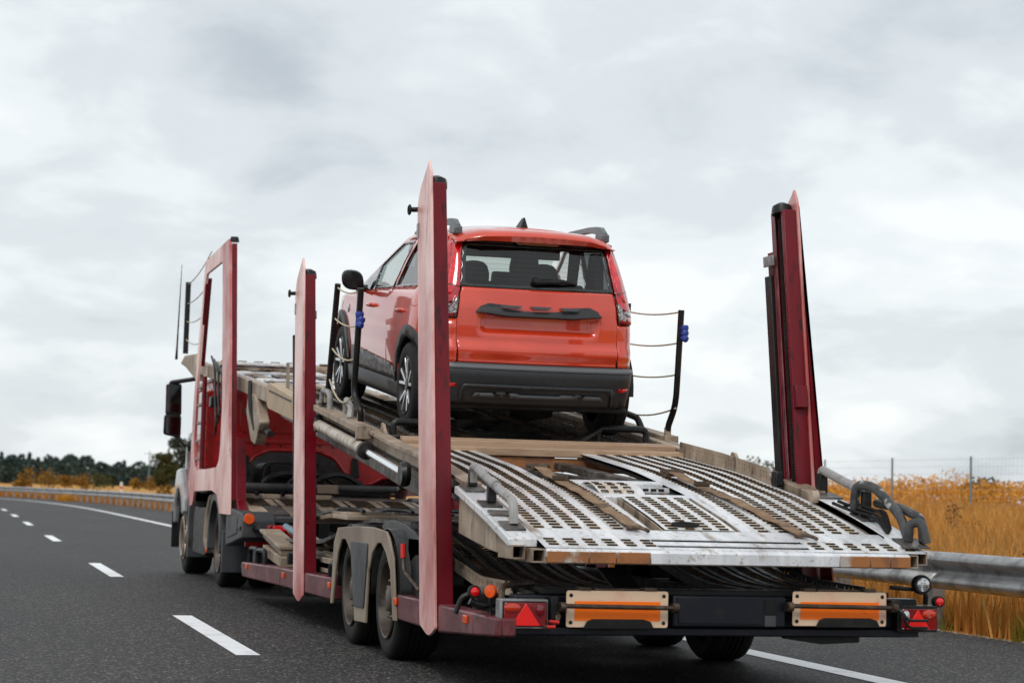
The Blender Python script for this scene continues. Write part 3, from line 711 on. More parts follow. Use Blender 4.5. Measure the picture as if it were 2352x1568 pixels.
# grey round guard behind the fender with its lever
o_ = [(560, 318), (640, 312), (720, 340), (800, 410), (845, 500), (845, 590), (800, 580), (760, 635), (720, 560), (660, 500), (600, 450), (540, 360)]
gd = MB().prism(rnd2([YZ(*z4(*q), -1.2) for q in o_], .03), 'x', -1.2, -1.18).build('arch_guard', GREYP, tr, bev=.006)
mm = MB(); mm.box(-1.2, -1.12, 1.75, 2.45, .40, .80); mm.build('valve_box', DARK, tr, bev=.01)
a_ = P(*z4(706, 490), x=-1.285); b_ = P(*z4(706, 600), x=-1.285); c_ = P(*z4(710, 700), x=-1.285); d_ = P(*z4(830, 850), x=-1.25)
lv = MB().tube(rnd([b_, c_, d_], .05), .012, 8).build('valve_lever', BROWNP, tr, smooth=True)
MB().cyl(a_, b_, .018, 10).build('grip', REDH, lv, smooth=True)
for k in range(3):
    q = P(*z4(640 + k * 26, 480 + 30 * (k % 2)), x=-1.22); MB().lathe([(0, .03), (.02, .03), (.024, 0), (.024, -.03)], q, (-1, 0, 0), 8).build('valve_fitting', DARK, gd)

# ---- chassis
for sx in (-1, 1):
    MB().box(sx * .40 - .05, sx * .40 + .05, .1, 9.4, .40, .56).build('chassis_beam', DARK, tr, bev=.006)
for yy_ in (.9, 1.9, 3.4, 4.9, 6.2, 7.6, 9.0): MB().box(-1.15, 1.15, yy_ - .05, yy_ + .05, .42, .52).build('crossmember', DARK, tr, bev=.006)
MB().box(-1.15, 1.15, .25, 2.2, .385, .40).build('light_block_pan', DARK, tr)  # dark pans added under the trailer to block light
MB().box(-1.15, 1.15, 4.8, 9.4, .33, .345).build('light_block_pan', DARK, tr)

# ---- lower deck: dark ribbed wheel tracks
LY = (.0, .3, 1.1, 1.5, 2.2, 3.0, 4.6, 5.3, 6.7, 9.5); LZ = (.575, .585, .595, .64, .765, .885, .885, .82, .66, .60)
def zL(y): return slerp(y, LY, LZ, .15)
for x0 in (-1.02, .31):
    for k in range(4):
        xa = x0 + k * .18
        rows = frange(.12, 3.2, .062)
        tk = perf(xa, [(.03, False), (.09, True), (.03, False)], rows, zL, (.78, .5), .004).build('track_channel', DARK, tr)
        mm = MB()
        for xx in (xa, xa + .15): slab(xx - .004, xx + .004, frange(.12, 3.2, .15), lambda y: zL(y) - .003, .055, mm)
        mm2 = MB()
        slab(xa - .004, xa + .004, frange(.12, 3.2, .15), lambda y: zL(y) - .003, .055, mm2).build('track_flange', DARK, tk)
        mm3 = MB(); slab(xa + .146, xa + .154, frange(.12, 3.2, .15), lambda y: zL(y) - .003, .055, mm3).build('track_flange', DARK, tk)
        slab(xa + .006, xa + .142, frange(3.22, 9.4, .2), zL, .03).build('track_channel', TAN if k % 2 else ALUD, tr)
# combs on the track edges
def comb(x, pts, h, slots, m_, nm='comb_rail', t=.008):
    """slotted side strip following pts (y,z of its top edge)"""
    L = [0]
    for a, b in zip(pts[:-1], pts[1:]): L.append(L[-1] + math.hypot(b[0] - a[0], b[1] - a[1]))
    def at(s): return (lerp(s, L, [p[0] for p in pts]), lerp(s, L, [p[1] for p in pts]))
    poly = []
    def fn(s, d): y_, z_ = at(s); return (x, y_, z_ - d)
    holes = []; n = slots; pw = L[-1] / n
    for i in range(n):
        if i % 4 == 3: continue
        a = pw * (i + .25); b = pw * (i + .72); holes.append([(a, h * .22), (b, h * .22), (b, h * .62), (a, h * .62)])
    return patch([(0, 0), (L[-1] - h * .6, 0), (L[-1], h), (0, h)], fn, .2, holes).build(nm, m_, tr, solid=t)
comb(-1.06, [(2.3, .80), (1.92, .715), (1.11, .615), (.40, .615)], .075, 34, TAN)
comb(-1.03, [(.40, .56), (.06, .56)], .06, 9, TAN)
comb(1.04, [(2.3, .80), (1.82, .69), (1.12, .625), (.40, .61)], .075, 34, BLACKP)
# tan trailer front floor over the wheels, with the open gap in front of it
slab(-1.14, 1.14, frange(4.9, 6.9, .2), lambda y: lerp(y, (4.9, 5.6, 6.9), (.895, .90, .83)), .035).build('floor_plate', TAN, tr, bev=.006)
for k, (xx, yy_) in enumerate(((-.9, 5.6), (-.35, 5.75), (.2, 5.6), (.75, 5.7))):
    MB().prism(rnd2([(xx - .18, yy_ - .35), (xx + .18, yy_ - .35), (xx + .18, yy_ + .35), (xx - .18, yy_ + .35)], .05), 'z', .888, .915).build('floor_panel', ALUD if k % 2 else TAN, tr, bev=.005)
for k, xx in enumerate((-1.0, -.62, -.1, .4)):
    pts = [(xx, 4.95, .925), (xx + .05, 5.3, .935), (xx - .04, 5.8, .935), (xx + .06, 6.3, .92), (xx + .02, 6.8, .88)]
    MB().tube(rnd(pts, .15), .016, 8).build('air_hose', BLACKP, tr, smooth=True)
for k in range(5):
    xx = -1.02 + k * .19
    MB().tube(rnd([(xx, 4.5, .72), (xx + .05, 5.4, .70 - .03 * (k % 2)), (xx + .02, 6.3, .74), (xx + .12, 6.9, .66)], .3), .02, 8).build('brake_hose', RUBBER, tr, smooth=True)
MB().box(-1.12, 1.12, 4.6, 6.8, .46, .50).build('floor_pan', BLACKP, tr)
# beige stowed ramps ahead of the wheels
for k, (xa, ya, za) in enumerate(((-1.12, 7.0, .53), (-.84, 6.95, .56), (-.56, 6.9, .58), (.1, 6.9, .58))):
    mm = MB(); slab(xa, xa + .22, frange(5.2, 7.0, .3), lambda y: za + (y - 7) * -.01, .12, mm); rp_ = mm.build('stowed_ramp', TAN, tr, bev=.006)
    for q in (.03, .10, .17): MB().box(xa + q, xa + q + .022, 5.25, 6.95, za + .022, za + .036).build('ramp_rib', FENDER, rp_)
for k, xa in enumerate((-1.05, -.78)):
    MB().beam((xa, 8.10, .545), (xa, 9.34, .675), .20, .03).build('front_ramp', TAN, tr, bev=.006)
    MB().beam((xa, 8.12, .50), (xa, 9.23, .635), .16, .05).build('front_ramp', FENDER, tr, bev=.006)
    MB().beam((xa, 8.0, .42), (xa, 9.10, .50), .20, .09).build('front_ramp', TAN, tr, bev=.006)
MB().cyl((-.92, 8.1, .64), (-.92, 9.2, .72), .03, 10).build('blue_cylinder', mat('pale_blue_steel', (.25, .38, .46), .4, .3), tr, smooth=True)
# front coupling drawbar
MB().beam((0, 8.8, .46), (0, 11.3, .46), .42, .16).build('drawbar', DARK, tr, bev=.01)

# ---- hoops on the sill
def hoop(pts, r, name, mt, par=tr, n=10, rr=.06): return MB().tube(rnd(pts, rr), r, n).build(name, mt, par, smooth=True)
for yy_ in (9.25, 8.75):
    hoop([(-1.22, yy_ + .18, .36), (-1.22, yy_ + .17, .50), (-1.20, yy_ - .16, .50), (-1.20, yy_ - .17, .36)], .024, 'tie_down_hoop', BLACKP)
hoop([(-1.22, 5.05, .42), (-1.22, 5.02, .53), (-1.20, 4.62, .53), (-1.19, 4.55, .43)], .028, 'tie_down_hoop', BLACKP)
hoop([(-1.18, 6.6, .40), (-1.2, 6.9, .47), (-1.05, 7.1, .44)], .022, 'tie_down_hoop', BLACKP)

# ---- upper deck side beams and platform
for sx in (-1, 1):
    yF = 8.9
    bm_ = slab(min(sx * 1.03, sx * 1.11), max(sx * 1.03, sx * 1.11), frange(1.25, yF, .25), lambda y: zD(y) + .035, .16).build('deck_beam', TAN, tr, bev=.006)
    slab(min(sx * 1.113, sx * 1.145), max(sx * 1.113, sx * 1.145), frange(1.25, yF, .25), lambda y: zD(y) + .038, .022).build('beam_flange', TAN, bm_)
    slab(min(sx * 1.113, sx * 1.14), max(sx * 1.113, sx * 1.14), frange(1.25, yF, .25), lambda y: zD(y) - .06, .012).build('beam_flange', DARK, bm_)
    slab(min(sx * .98, sx * 1.05), max(sx * .98, sx * 1.05), frange(2.6, yF, .25), lambda y: zD(y) - .13, .14).build('lower_beam', DARK if sx > 0 else ALUD, tr, bev=.006)
    # rear tapered side arm with shelf plate
    x0, x1 = sorted((sx * 1.04, sx * 1.20))
    slab(x0, x1, frange(.02, 1.24, .12), lambda y: zD(y) + .015, .045).build('side_shelf', ALU, tr, bev=.005)
    mm = MB(); n_ = frange(.05, 1.24, .1)
    pl = [(y, zD(y) - .032) for y in n_] + [(1.24, zD(1.24) - .26), (.55, zD(.55) - .19), (.05, zD(.05) - .10)]
    mm.prism(pl, 'x', *sorted((sx * 1.06, sx * 1.17))).build('side_arm', TAN, tr, bev=.006)
    # square end tubes
    for xx, zz in ((1.155, .79), (1.065, .775)):
        t_ = MB(); s_ = .036
        for a, b, c, d in ((-s_, s_, -s_, -s_ + .007), (-s_, s_, s_ - .007, s_), (-s_, -s_ + .007, -s_ + .007, s_ - .007), (s_ - .007, s_, -s_ + .007, s_ - .007)):
            t_.box(sx * xx + a, sx * xx + b, -.10 if xx < 1.1 else -.03, .25, zz + c, zz + d)
        t_.build('square_tube', TAN, tr)
        MB().box(sx * xx - .028, sx * xx + .028, .05, .06, zz - .028, zz + .028).build('tube_stop', BLACKP, tr)
# tan stop box at the front end of the deck
zf_ = lambda y: zD(y) + .06
mm = MB(); pl = [(7.1, zD(7.1) + .04), (8.60, zD(8.6) + .07), (8.74, zD(8.7) + .0), (8.62, zD(8.6) - .17), (7.1, zD(7.1) - .16)]
sb = MB().prism(rnd2(pl, [.01, .1, .05, .08, .01]), 'x', -1.225, -1.13).build('end_box', CREAM, tr, bev=.008)
MB().beam((-1.228, 7.2, zD(7.2) + .0), (-1.228, 8.5, zD(8.5) + .0), .006, .012).build('box_groove', DARK, sb)
MB().box(1.13, 1.225, 7.1, 8.7, 1.72, 1.98).build('end_box', TAN, tr, bev=.02)
MB().beam((-1.1, 8.2, zD(8.2)), (-1.1, 8.25, zD(8.2) + .28), .03, .02).build('upright_pin', TAN, tr)

# hydraulic cylinders outside the left and right beam
for sx in (-1, 1):
    a_, b_, c_ = Vector((sx * 1.21, 5.85, 1.595)), Vector((sx * 1.21, 3.93, 1.372)), Vector((sx * 1.21, 2.58, 1.20))
    cy_ = MB().cyl(a_, b_, .046, 16).build('hydraulic_cylinder', mat('worn_white_paint', (.55, .51, .46), .5, .1, (.42, .36, .29), (.45, .6), 7, grime=(.20, .11, .05), gmix=(.58, .68), gscale=10, bump=.1) if sx < 0 else TAN, tr, smooth=True)
    MB().cyl(b_, b_ + (b_ - a_).normalized() * .07, .062, 16).build('gland', DARK, cy_, smooth=True)
    MB().cyl(b_ + (b_ - a_).normalized() * .06, c_, .029, 14).build('piston_rod', CHROME, cy_, smooth=True)
    MB().lathe([(0, .03), (.075, .03), (.085, .0), (.075, -.03), (0, -.03)], c_, (1, 0, 0), 16).build('rod_eye', BLACKP, cy_, smooth=True)
    MB().lathe([(0, .03), (.06, .03), (.065, .0), (.06, -.03), (0, -.03)], a_ + Vector((0, .03, .01)), (1, 0, 0), 14).build('clevis', DARK, cy_, smooth=True)
    # shelf over the cylinder with the hoops
    x0, x1 = sorted((sx * 1.115, sx * 1.235))
    slab(x0, x1, frange(4.2, 6.0, .2), lambda y: zD(y) + .065, .05).build('side_shelf', TAN, tr, bev=.006)
    MB().box(*sorted((sx * 1.12, sx * 1.23)), 4.14, 4.2, zD(4.15) - .03, zD(4.15) + .07).build('shelf_bracket', TAN, tr, bev=.006)

# ---- main platform under the car
DECKM = ALUD
for x0 in (-.97, .29):
    perf(x0, [(.17, True)] * 4, frange(3.75, 8.8, .10), lambda y: zD(y) + .004, (.62, .5), .010, pattern=None).build('wheel_track', DECKM, tr)
slab(-.28, .28, frange(5.0, 8.8, .3), lambda y: zD(y) - .10, .02).build('centre_plate', DARK, tr)
for yy_ in (4.35, 5.2, 6.2, 7.2, 8.2): MB().box(-1.0, 1.0, yy_ - .04, yy_ + .04, zD(yy_) - .13, zD(yy_) - .03).build('platform_crossmember', ALUD, tr, bev=.005)
for xx in (-.22, -.05, .12): MB().beam((xx, 3.75, zD(3.75) - .10), (xx, 8.8, zD(8.8) - .10), .05, .06).build('platform_rib', ALUD, tr)
# stepped tan cross profile at the rear end of the platform
cp = MB().prism([(3.52, 1.40), (3.52, 1.455), (3.60, 1.463), (3.60, 1.40)], 'x', -1.02, .985).build('cross_profile', PLANK, tr, bev=.004)
MB().prism([(3.34, 1.352), (3.34, 1.405), (3.50, 1.42), (3.50, 1.352)], 'x', -1.02, 1.02).build('cross_profile', PLANK, tr, bev=.004)
MB().prism([(3.62, 1.40), (3.62, 1.47), (3.72, 1.478), (3.72, 1.40)], 'x', -1.0, .97).build('cross_profile', PLANK, tr, bev=.004)
MB().box(-1.0, 1.0, 3.36, 3.5, 1.25, 1.345).build('under_beam', RUST, tr, bev=.005)

# ---- rear flap: perforated loading tracks
rows = frange(.28, 3.34, .060)
colsL = [(.035, False)] + [(.078, True), (.033, False)] * 6
def patt(ci, j): return True
flapL = perf(-1.02, [(.03, False), (.075, True), (.032, False), (.075, True), (.032, False), (.075, True), (.032, False), (.075, True), (.055, False)], [y for y in rows], lambda y: zD(y), (.80, .40), .003).build('loading_track', ALU, tr)
flapR = perf(.395, [(.045, False), (.075, True), (.032, False), (.075, True), (.032, False), (.075, True), (.032, False), (.075, True), (.032, False), (.075, True), (.03, False)], [y for y in rows if y < 3.5], lambda y: zD(y), (.80, .40), .003).build('loading_track', ALU, tr)
r2 = [y for y in rows if y < 1.75]
perf(-.535, [(.075, True), (.03, False), (.075, True), (.03, False)], r2, lambda y: zD(y), (.80, .40), .003).build('loading_track', ALU, tr)
perf(.215, [(.03, False), (.07, False), (.075, True)], [y for y in rows], lambda y: zD(y), (.80, .40), .003).build('loading_track', ALU, tr)
# centre panel
r3 = frange(.28, 1.09, .060)
perf(-.235, [(.02, False), (.07, True), (.03, False), (.07, True), (.03, False), (.07, True), (.03, False), (.07, True), (.02, False)], r3, lambda y: zD(y) + .006, (.80, .38), .003).build('centre_panel', ALU, tr)
for x0, x1 in ((-.325, -.24), (.178, .215)):
    slab(x0, x0 + .012, frange(.28, 1.09, .2), lambda y: zD(y) - .002, .10).build('trench_wall', TAN, tr)
    slab(x1 - .008, x1 + .0, frange(.28, 1.09, .2), lambda y: zD(y) - .002, .10).build('trench_wall', TAN, tr)
slab(-.32, .21, frange(.28, 1.1, .2), lambda y: zD(y) - .10, .01).build('trench_floor', DARK, tr)
slab(-.33, .21, frange(1.10, 1.18, .04), lambda y: zD(y) + .004, .06).build('cross_bar', ALU, tr, bev=.005)
perf(-.325, [(.08, True)] * 3 + [(.045, False)], frange(1.19, 1.58, .065), lambda y: zD(y) + .03 * math.sin(math.pi * (y - 1.19) / .39), (.6, .55), .003).build('curved_plate', ALU, tr)
slab(-.04, .21, frange(1.19, 1.44, .08), lambda y: zD(y) - .03, .01).build('recess_floor', ALUD, tr)
bx_ = slab(-.33, .21, frange(1.59, 1.70, .05), lambda y: zD(y) + .004, .08).build('cross_bar', ALU, tr, bev=.005)
MB().box(-.04, .20, 1.445, 1.475, zD(1.46) - .03, zD(1.46) + .002).build('recess_wall', ALU, tr)
for k in range(4): MB().box(-.02 + k * .05, .015 + k * .05, 1.440, 1.4445, zD(1.46) - .022, zD(1.46) - .006).build('slot', BLACKP, tr)
# hand hole
q = [(-.09 + .075 * math.cos(a), .36 + .030 * math.sin(a)) for a in [k * math.pi / 12 for k in range(24)]]
MB().tube([(a, b, zD(b) + .016) for a, b in q + q[:2]], .009, 6, cap=False).build('hand_hole_rim', RUBBER, tr, smooth=True)
MB().prism([(a, b) for a, b in q], 'z', zD(.36) + .0125, zD(.36) + .0135).build('hand_hole', RUST, tr)
# dark gap with the two ram tubes
MB().beam((-.42, 3.3, 1.27), (.02, 1.74, 1.155), .045, .045).build('ram_tube', ALUD, tr, bev=.008)
MB().beam((.05, 3.3, 1.29), (.19, 1.72, 1.15), .09, .05).build('ram_tube', ALUD, tr, bev=.008)
yp = MB().prism([(-.55, 2.55), (-.5, 2.2), (-.22, 2.05), (-.20, 3.2), (-.55, 3.2)], 'z', 1.09, 1.10).build('ochre_plate', YELLOW, tr, bev=.003)
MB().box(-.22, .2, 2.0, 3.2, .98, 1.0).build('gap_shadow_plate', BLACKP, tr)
# apron at the rear end
def ap(y): return zD(y) + .002
apc = [(.03, False), (.072, True), (.036, False), (.072, True), (.036, False), (.072, True), (.036, False), (.072, True), (.036, False), (.072, True), (.036, False), (.072, True), (.03, False)]
arows = [-.10, -.055, -.005, .045, .095, .145, .20, .277]
pat = lambda ci, j: j in (1, 2, 3)
perf(-1.03, apc[:12], arows, ap, (.80, .42), .003, pattern=pat).build('apron_plate', ALU, tr)
xa = -1.03 + sum(c[0] for c in apc[:12])
perf(.48, apc, arows, ap, (.80, .42), .003, pattern=pat).build('apron_plate', ALU, tr)
def strip(y0, y1): slab(xa, .48, [y0, (y0 + y1) / 2, y1], ap, .004).build('apron_strip', ALU, tr)
strip(-.10, -.055); strip(-.012, .055); strip(.10, .277)
slab(-1.02, 1.03, [-.095, .0, .1, .27], lambda y: zD(y) - .022, .02).build('apron_shade_sheet', BLACKP, tr)  # added black sheet standing in for the shade inside the apron slots
for x0_, x1_, ya_, yb_ in ((-1.01, -.54, .285, 3.3), (-.535, -.335, .285, 1.74), (.22, .99, .285, 3.3), (-.23, .17, .285, 1.08)): slab(x0_, x1_, frange(ya_, yb_, .2), lambda y: zD(y) - .022, .02).build('track_shade_sheet', BLACKP, tr)  # black sheets added below the tracks so their holes look shaded
z0 = zD(-.1)
MB().prism([(-.13, z0 - .012), (-.10, z0 + .001), (-.10, z0 - .05), (-.13, z0 - .05)], 'x', -1.03, 1.04).build('apron_nose', ALU, tr, bev=.004)
xs_ = [-1.03, -.80, -.65, -.46, .62, .80, .92, 1.04]
for i, (a, b) in enumerate(zip(xs_[:-1], xs_[1:])):
    MB().box(a + .002, b - .002, -.138, -.118, z0 - .075, z0 - .0155).build('apron_edge', ALU if i == 3 else RUST, tr, bev=.003)
MB().box(-1.03, 1.03, -.11, -.06, z0 - .08, z0 - .052).build('apron_bar', TAN, tr)
# side lips of the loading tracks
for xx in (-1.03, 1.045):
    slab(xx - .005, xx + .005, frange(.2, 3.3, .2), lambda y: zD(y) + .012, .06).build('track_lip', TAN, tr)
# comb plate standing inside the right beam
comb(.985, [(3.42, zD(3.42) + .10), (2.6, zD(2.6) + .10), (1.72, zD(1.72) + .10)], .11, 36, TAN, 'comb_plate')
MB().box(.96, 1.02, 1.60, 1.68, zD(1.64), zD(1.64) + .10).build('latch_block', BLACKP, tr, bev=.012)
MB().lathe([(0, .04), (.035, .04), (.04, 0), (0, 0)], (.98, 1.0, zD(1.0) + .05), (-1, 0, 0), 12).build('latch_pin', TAN, tr, smooth=True)
MB().prism([(2.75, zD(2.75) + .035), (2.70, zD(2.7) + .10), (2.64, zD(2.6) + .10), (2.55, zD(2.55) + .035)], 'x', 1.09, 1.11).build('eye_plate', TAN, tr, bev=.004)
MB().prism([(4.15, zD(4.15) + .035), (4.10, zD(4.1) + .10), (4.04, zD(4.0) + .10), (3.95, zD(3.95) + .035)], 'x', -1.06, -1.04).build('eye_plate', TAN, tr, bev=.004)

# ---- hoops and stanchions along the deck
def S(x, y, h): return (x, y, zD(y) + h)
HOOPM = mat('worn_hoop_paint', (.40, .395, .385), .45, .2, (.30, .29, .28), (.45, .65), 9, grime=(.10, .09, .08), gmix=(.58, .68), gscale=14, bump=.1)
HOOPD = mat('chipped_dark_hoop_paint', (.05, .052, .056), .5, .1, (.10, .10, .10), (.42, .6), 10, grime=(.42, .41, .40), gmix=(.58, .66), gscale=9, bump=.15, spec=.35)
h1 = hoop([S(-1.11, 1.16, .05), S(-1.11, 1.16, .15), S(-1.11, .72, .14), S(-1.11, .26, .145), S(-1.11, .24, .03)], .026, 'handrail_hoop', HOOPM, rr=.05)
MB().cyl(S(-1.11, .62, .145), S(-1.11, .74, .142), .03, 12).build('sleeve', HOOPM, h1, smooth=True)
for yy_ in (1.16, .72):
    MB().box(-1.135, -1.085, yy_ - .015, yy_ + .03, zD(yy_) + .03, zD(yy_) + .125).build('bracket', BLACKP, h1, bev=.004)
for yy_, l_ in ((1.14, .09), (.72, .07), (.5, .05), (.24, .08)):
    b_ = MB(); slab(-1.18, -1.06, [yy_ - l_, yy_, yy_ + l_], lambda y: zD(y) + .028, .010, b_); b_.build('foot_plate', ALUD, h1, bev=.003)
h2 = hoop([S(1.15, 1.32, .06), S(1.15, 1.32, .16), S(1.13, .62, .15)], .028, 'handrail_hoop', HOOPM, rr=.03)
MB().box(1.12, 1.17, 1.27, 1.34, zD(1.3) + .02, zD(1.3) + .14).build('bracket', BLACKP, h2, bev=.004)
h3 = hoop([S(1.07, .66, .03), S(1.07, .66, .20), S(1.12, .50, .22), S(1.14, .20, .13), S(1.14, .10, .02)], .028, 'handrail_hoop', HOOPD, rr=.07)
MB().box(1.09, 1.14, .58, .63, zD(.6) + .02, zD(.6) + .17).build('bracket', BLACKP, h3, bev=.004)
h4 = hoop([S(1.19, .62, .10), S(1.19, .30, .15), S(1.19, .04, .16), S(1.18, .0, .04)], .026, 'handrail_hoop', HOOPD, rr=.06)
hoop([S(1.12, .06, .03), S(1.12, .05, .13), S(1.17, .0, .15), S(1.19, -.02, .04)], .026, 'handrail_hoop', HOOPD, rr=.07)
for yy_ in (1.2, .6, .04): slab(1.05, 1.2, [yy_ - .09, yy_, yy_ + .09], lambda y: zD(y) + .027, .010).build('foot_plate', ALUD, tr, bev=.003)
# black cable bundle on the right shelf
for k in range(4): MB().tube(rnd([S(1.03 + .012 * k, .88 - .05 * k, .04 + .022 * (k % 2)), S(1.04 + .02 * k, .68, .045 + .02 * (k % 3)), S(1.10 + .01 * k, .44 - .02 * k, .06 + .018 * k), S(1.08 + .02 * k, .24 + .03 * k, .02)], .12), .010, 6).build('rubber_cable', RUBBER, tr, smooth=True)
for sx in (-1, 1):
    hoop([S(sx * 1.17, 5.98, .06), S(sx * 1.17, 5.95, .19), S(sx * 1.17, 5.62, .19), S(sx * 1.17, 5.60, .06)], .024, 'tie_down_hoop', HOOPM if sx < 0 else BLACKP)
    hoop([S(sx * 1.10, 5.30, .06), S(sx * 1.10, 5.28, .17), S(sx * 1.14, 4.85, .14), S(sx * 1.16, 4.80, .06)], .026, 'tie_down_hoop', HOOPM if sx < 0 else BLACKP)
def stanchion(pts, par=tr, r=.024, sock=True):
    s_ = MB().tube(rnd(pts, .12, 6), r, 10).build('stanchion', BLACKP, par, smooth=True)
    b = Vector(pts[0])
    MB().cyl(b - Vector((0, 0, .04)), b + Vector((0, 0, .10)), r * 1.15, 10).build('socket', TAN, s_, smooth=True)
    MB().box(b.x - .06, b.x + .06, b.y - .08, b.y + .08, b.z - .05, b.z - .035).build('base_plate', DARK, s_)
    return s_
def rope(a, b, sag, par, n=12):
    a = Vector(a); b = Vector(b); pts = [a + (b - a) * (i / n) - Vector((0, 0, sag * 4 * (i / n) * (1 - i / n))) for i in range(n + 1)]
    return MB().tube(pts, .0065, 6).build('rope', ROPE, par, smooth=True)
A0, A1 = P(752, 915, x=-1.15), P(776, 652, x=-1.15)
st1 = stanchion([A0, A0 + (A1 - A0) * .3, A1])
B0, B1 = P(828, 970, x=-1.12), P(829, 662, x=-1.16)
b2 = P(812, 905, x=-1.16)
st2 = stanchion([B0, P(829, 945, x=-1.13), b2, P(820, 800, x=-1.16), B1])
for k, (ya, yb_, sg) in enumerate(((660, 668, .03), (730, 748, .03), (798, 822, .05), (868, 904, .12))):
    a_ = A0 + (A1 - A0) * ((915 - ya) / 263); u_ = lerp(yb_, (662, 800, 905), (829, 820, 812)); b_ = P(u_, yb_, x=-1.16)
    rope(a_, b_, sg, st2)
for k in range(3): MB().lathe([(0, .02), (.028, .02), (.034, 0), (.028, -.02), (0, -.02)], P(826, 722 + k * 12, x=-1.16) + Vector((.01 * (k % 2), 0, 0)), (.3 * k, 0, 1), 9).build('blue_knot', BLUE, st2, smooth=True)
C0, C1 = P(1533, 1012, x=1.15), P(1565, 712, x=1.13)
st3 = stanchion([C0, P(1534, 980, x=1.15), P(1552, 930, x=1.14), P(1557, 850, x=1.13), C1])
for k in range(3): MB().lathe([(0, .02), (.026, .02), (.032, 0), (.026, -.02), (0, -.02)], P(1570, 753 + k * 12, x=1.13) + Vector((.008, 0, 0)), (.3 * k, 0, 1), 9).build('blue_knot', BLUE, st3, smooth=True)
D0 = Vector((1.15, 5.9, zD(5.9) + .05)); D1 = Vector((1.15, 5.75, zD(5.9) + 1.02))
st4 = stanchion([D0, D0 + (D1 - D0) * .4, D1])
for k, (vv, t, sg) in enumerate(((716, .97, .05), (787, .70, .05), (860, .44, .05), (937, .16, .09))):
    u_ = lerp(vv, (712, 850, 930), (1565, 1557, 1552)); rope(D0 + (D1 - D0) * t, P(u_, vv, x=1.135), sg, st3)
# black stowed bar in front of the middle post
a_, b_ = P(681, 1300, x=-1.24), P(679, 770, x=-1.24); MB().beam(a_, b_, .05, .03, (0, 1, 0)).build('stowed_bar', BLACKP, tr, bev=.004)

# ---- wheel stop bars behind the car
def wheel_stop(xa, xb, y, par=tr):
    s_ = MB().tube(rnd([S(xa, y, .015), S(xa, y, .12), S(xb, y, .12), S(xb, y, .015)], .05), .026, 10).build('wheel_stop', BLACKP, par, smooth=True)
    for xx in (xa, xb): MB().box(xx - .05, xx + .05, y - .07, y + .07, zD(y) + .008, zD(y) + .022).build('foot_plate', ALUD, s_)
    return s_
wheel_stop(-.99, -.62, 4.02); wheel_stop(.55, .93, 4.02)
MB().beam(S(.30, 3.80, .02), S(.55, 4.0, .11), .07, .03).build('chock_arm', DARK, tr, bev=.006)

# ---- rear bumper
MB().box(-1.15, 1.17, .02, .17, .355, .40).build('bumper_lower', NAVY, tr, bev=.008)
MB().box(-1.15, 1.17, .05, .17, .402, .565).build('bumper_beam', NAVY, tr, bev=.008)
MB().box(-.29, .36, -.02, .048, .405, .575).build('bumper_panel', NAVY, tr, bev=.012)
MB().box(-.26, .22, -.026, -.021, .425, .56).build('bumper_inset', NAVY, tr, bev=.006)
MB().box(.235, .30, -.026, -.0215, .48, .552).build('socket_opening', RUBBER, tr)
MB().box(.235, .30, -.026, -.0215, .412, .47).build('socket_plate', GREYP, tr, bev=.003)
MB().box(-1.0, 1.0, .05, .22, .568, .60).build('bumper_step', DARK, tr, bev=.006)
MB().prism([(.40, .34), (.40, .37), (.85, .37), (.85, .32), (.62, .31)], 'y', .10, .14).build('tow_eye_plate', BLACKP, tr, bev=.004)
a_, b_ = P(1402, 1305, y=.5), P(1455, 1368, y=.15)
MB().beam(a_, b_, .16, .02, (0, -.4, 1)).build('support_strap', DARK, tr, bev=.004)

# ---- orange warning boards
def board(x0, x1, z0, z1, sx):
    b = empty('x', (0, 0, 0), '', '') if False else None
    pl = MB().prism(rnd2([(x0, z0), (x1, z0), (x1, z1), (x0, z1)], .014), 'y', -.034, -.028).build('warning_board', BOARD, tr, bev=.0015)
    MB().prism([(x0 + .045, z0 + .035), (x1 - .045, z0 + .035), (x1 - .045, z1 - .055), (x0 + .045, z1 - .055)], 'y', -.0362, -.0345).build('orange_film', ORANGE, pl)
    xl, xr = (x0 + .09, x1 - .08) if sx < 0 else (x0 + .13, x1 - .04)
    MB().prism([(xl, z0 - .008), (xr, z0 - .008), (xr - .02, z0 + .032), (xr - .06, z0 + .045), (xl + .05, z0 + .045), (xl + .02, z0 + .032)], 'y', -.052, -.037).build('rubber_strip', RUBBER, pl, bev=.006)
    for xx in (x0 + .025, x1 - .025):
        for zz in (z0 + .025, z1 - .025): MB().lathe([(0, .004), (.006, .004), (.011, 0)], (xx, -.0345, zz), (0, -1, 0), 10).build('screw', DARK, pl, smooth=True)
    for xx in ((x0 + .10), (x1 - .10)): MB().box(xx - .035, xx + .035, -.04, .02, z1 + .001, z1 + .018).build('hinge', BROWNP, pl, bev=.004)
    MB().box((x0 + x1) / 2 - .13, (x0 + x1) / 2 + .12, -.036, .02, z1 + .001, z1 + .012).build('hinge', BROWNP, pl, bev=.003)
    zc = (z0 + z1) / 2 + .013
    br = MB().cyl((x0 - .03, -.075, zc + .004), (x1 + .035, -.075, zc - .002), .0125, 12).build('locking_bar', BROWNP, pl, smooth=True)
    for xx in (x0 - .03, x1 + .03):
        MB().lathe([(.014, -.016), (.024, -.014), (.026, 0), (.024, .014), (.014, .016)], (xx, -.075, zc), (1, 0, 0), 12).build('collar', BROWNP, br, smooth=True)
        MB().box(xx - .016, xx + .016, -.062, .02, zc - .03, zc + .02).build('bar_bracket', DARK, br, bev=.004)
board(-.888, -.322, .402, .594, -1); board(.392, .945, .418, .603, 1)
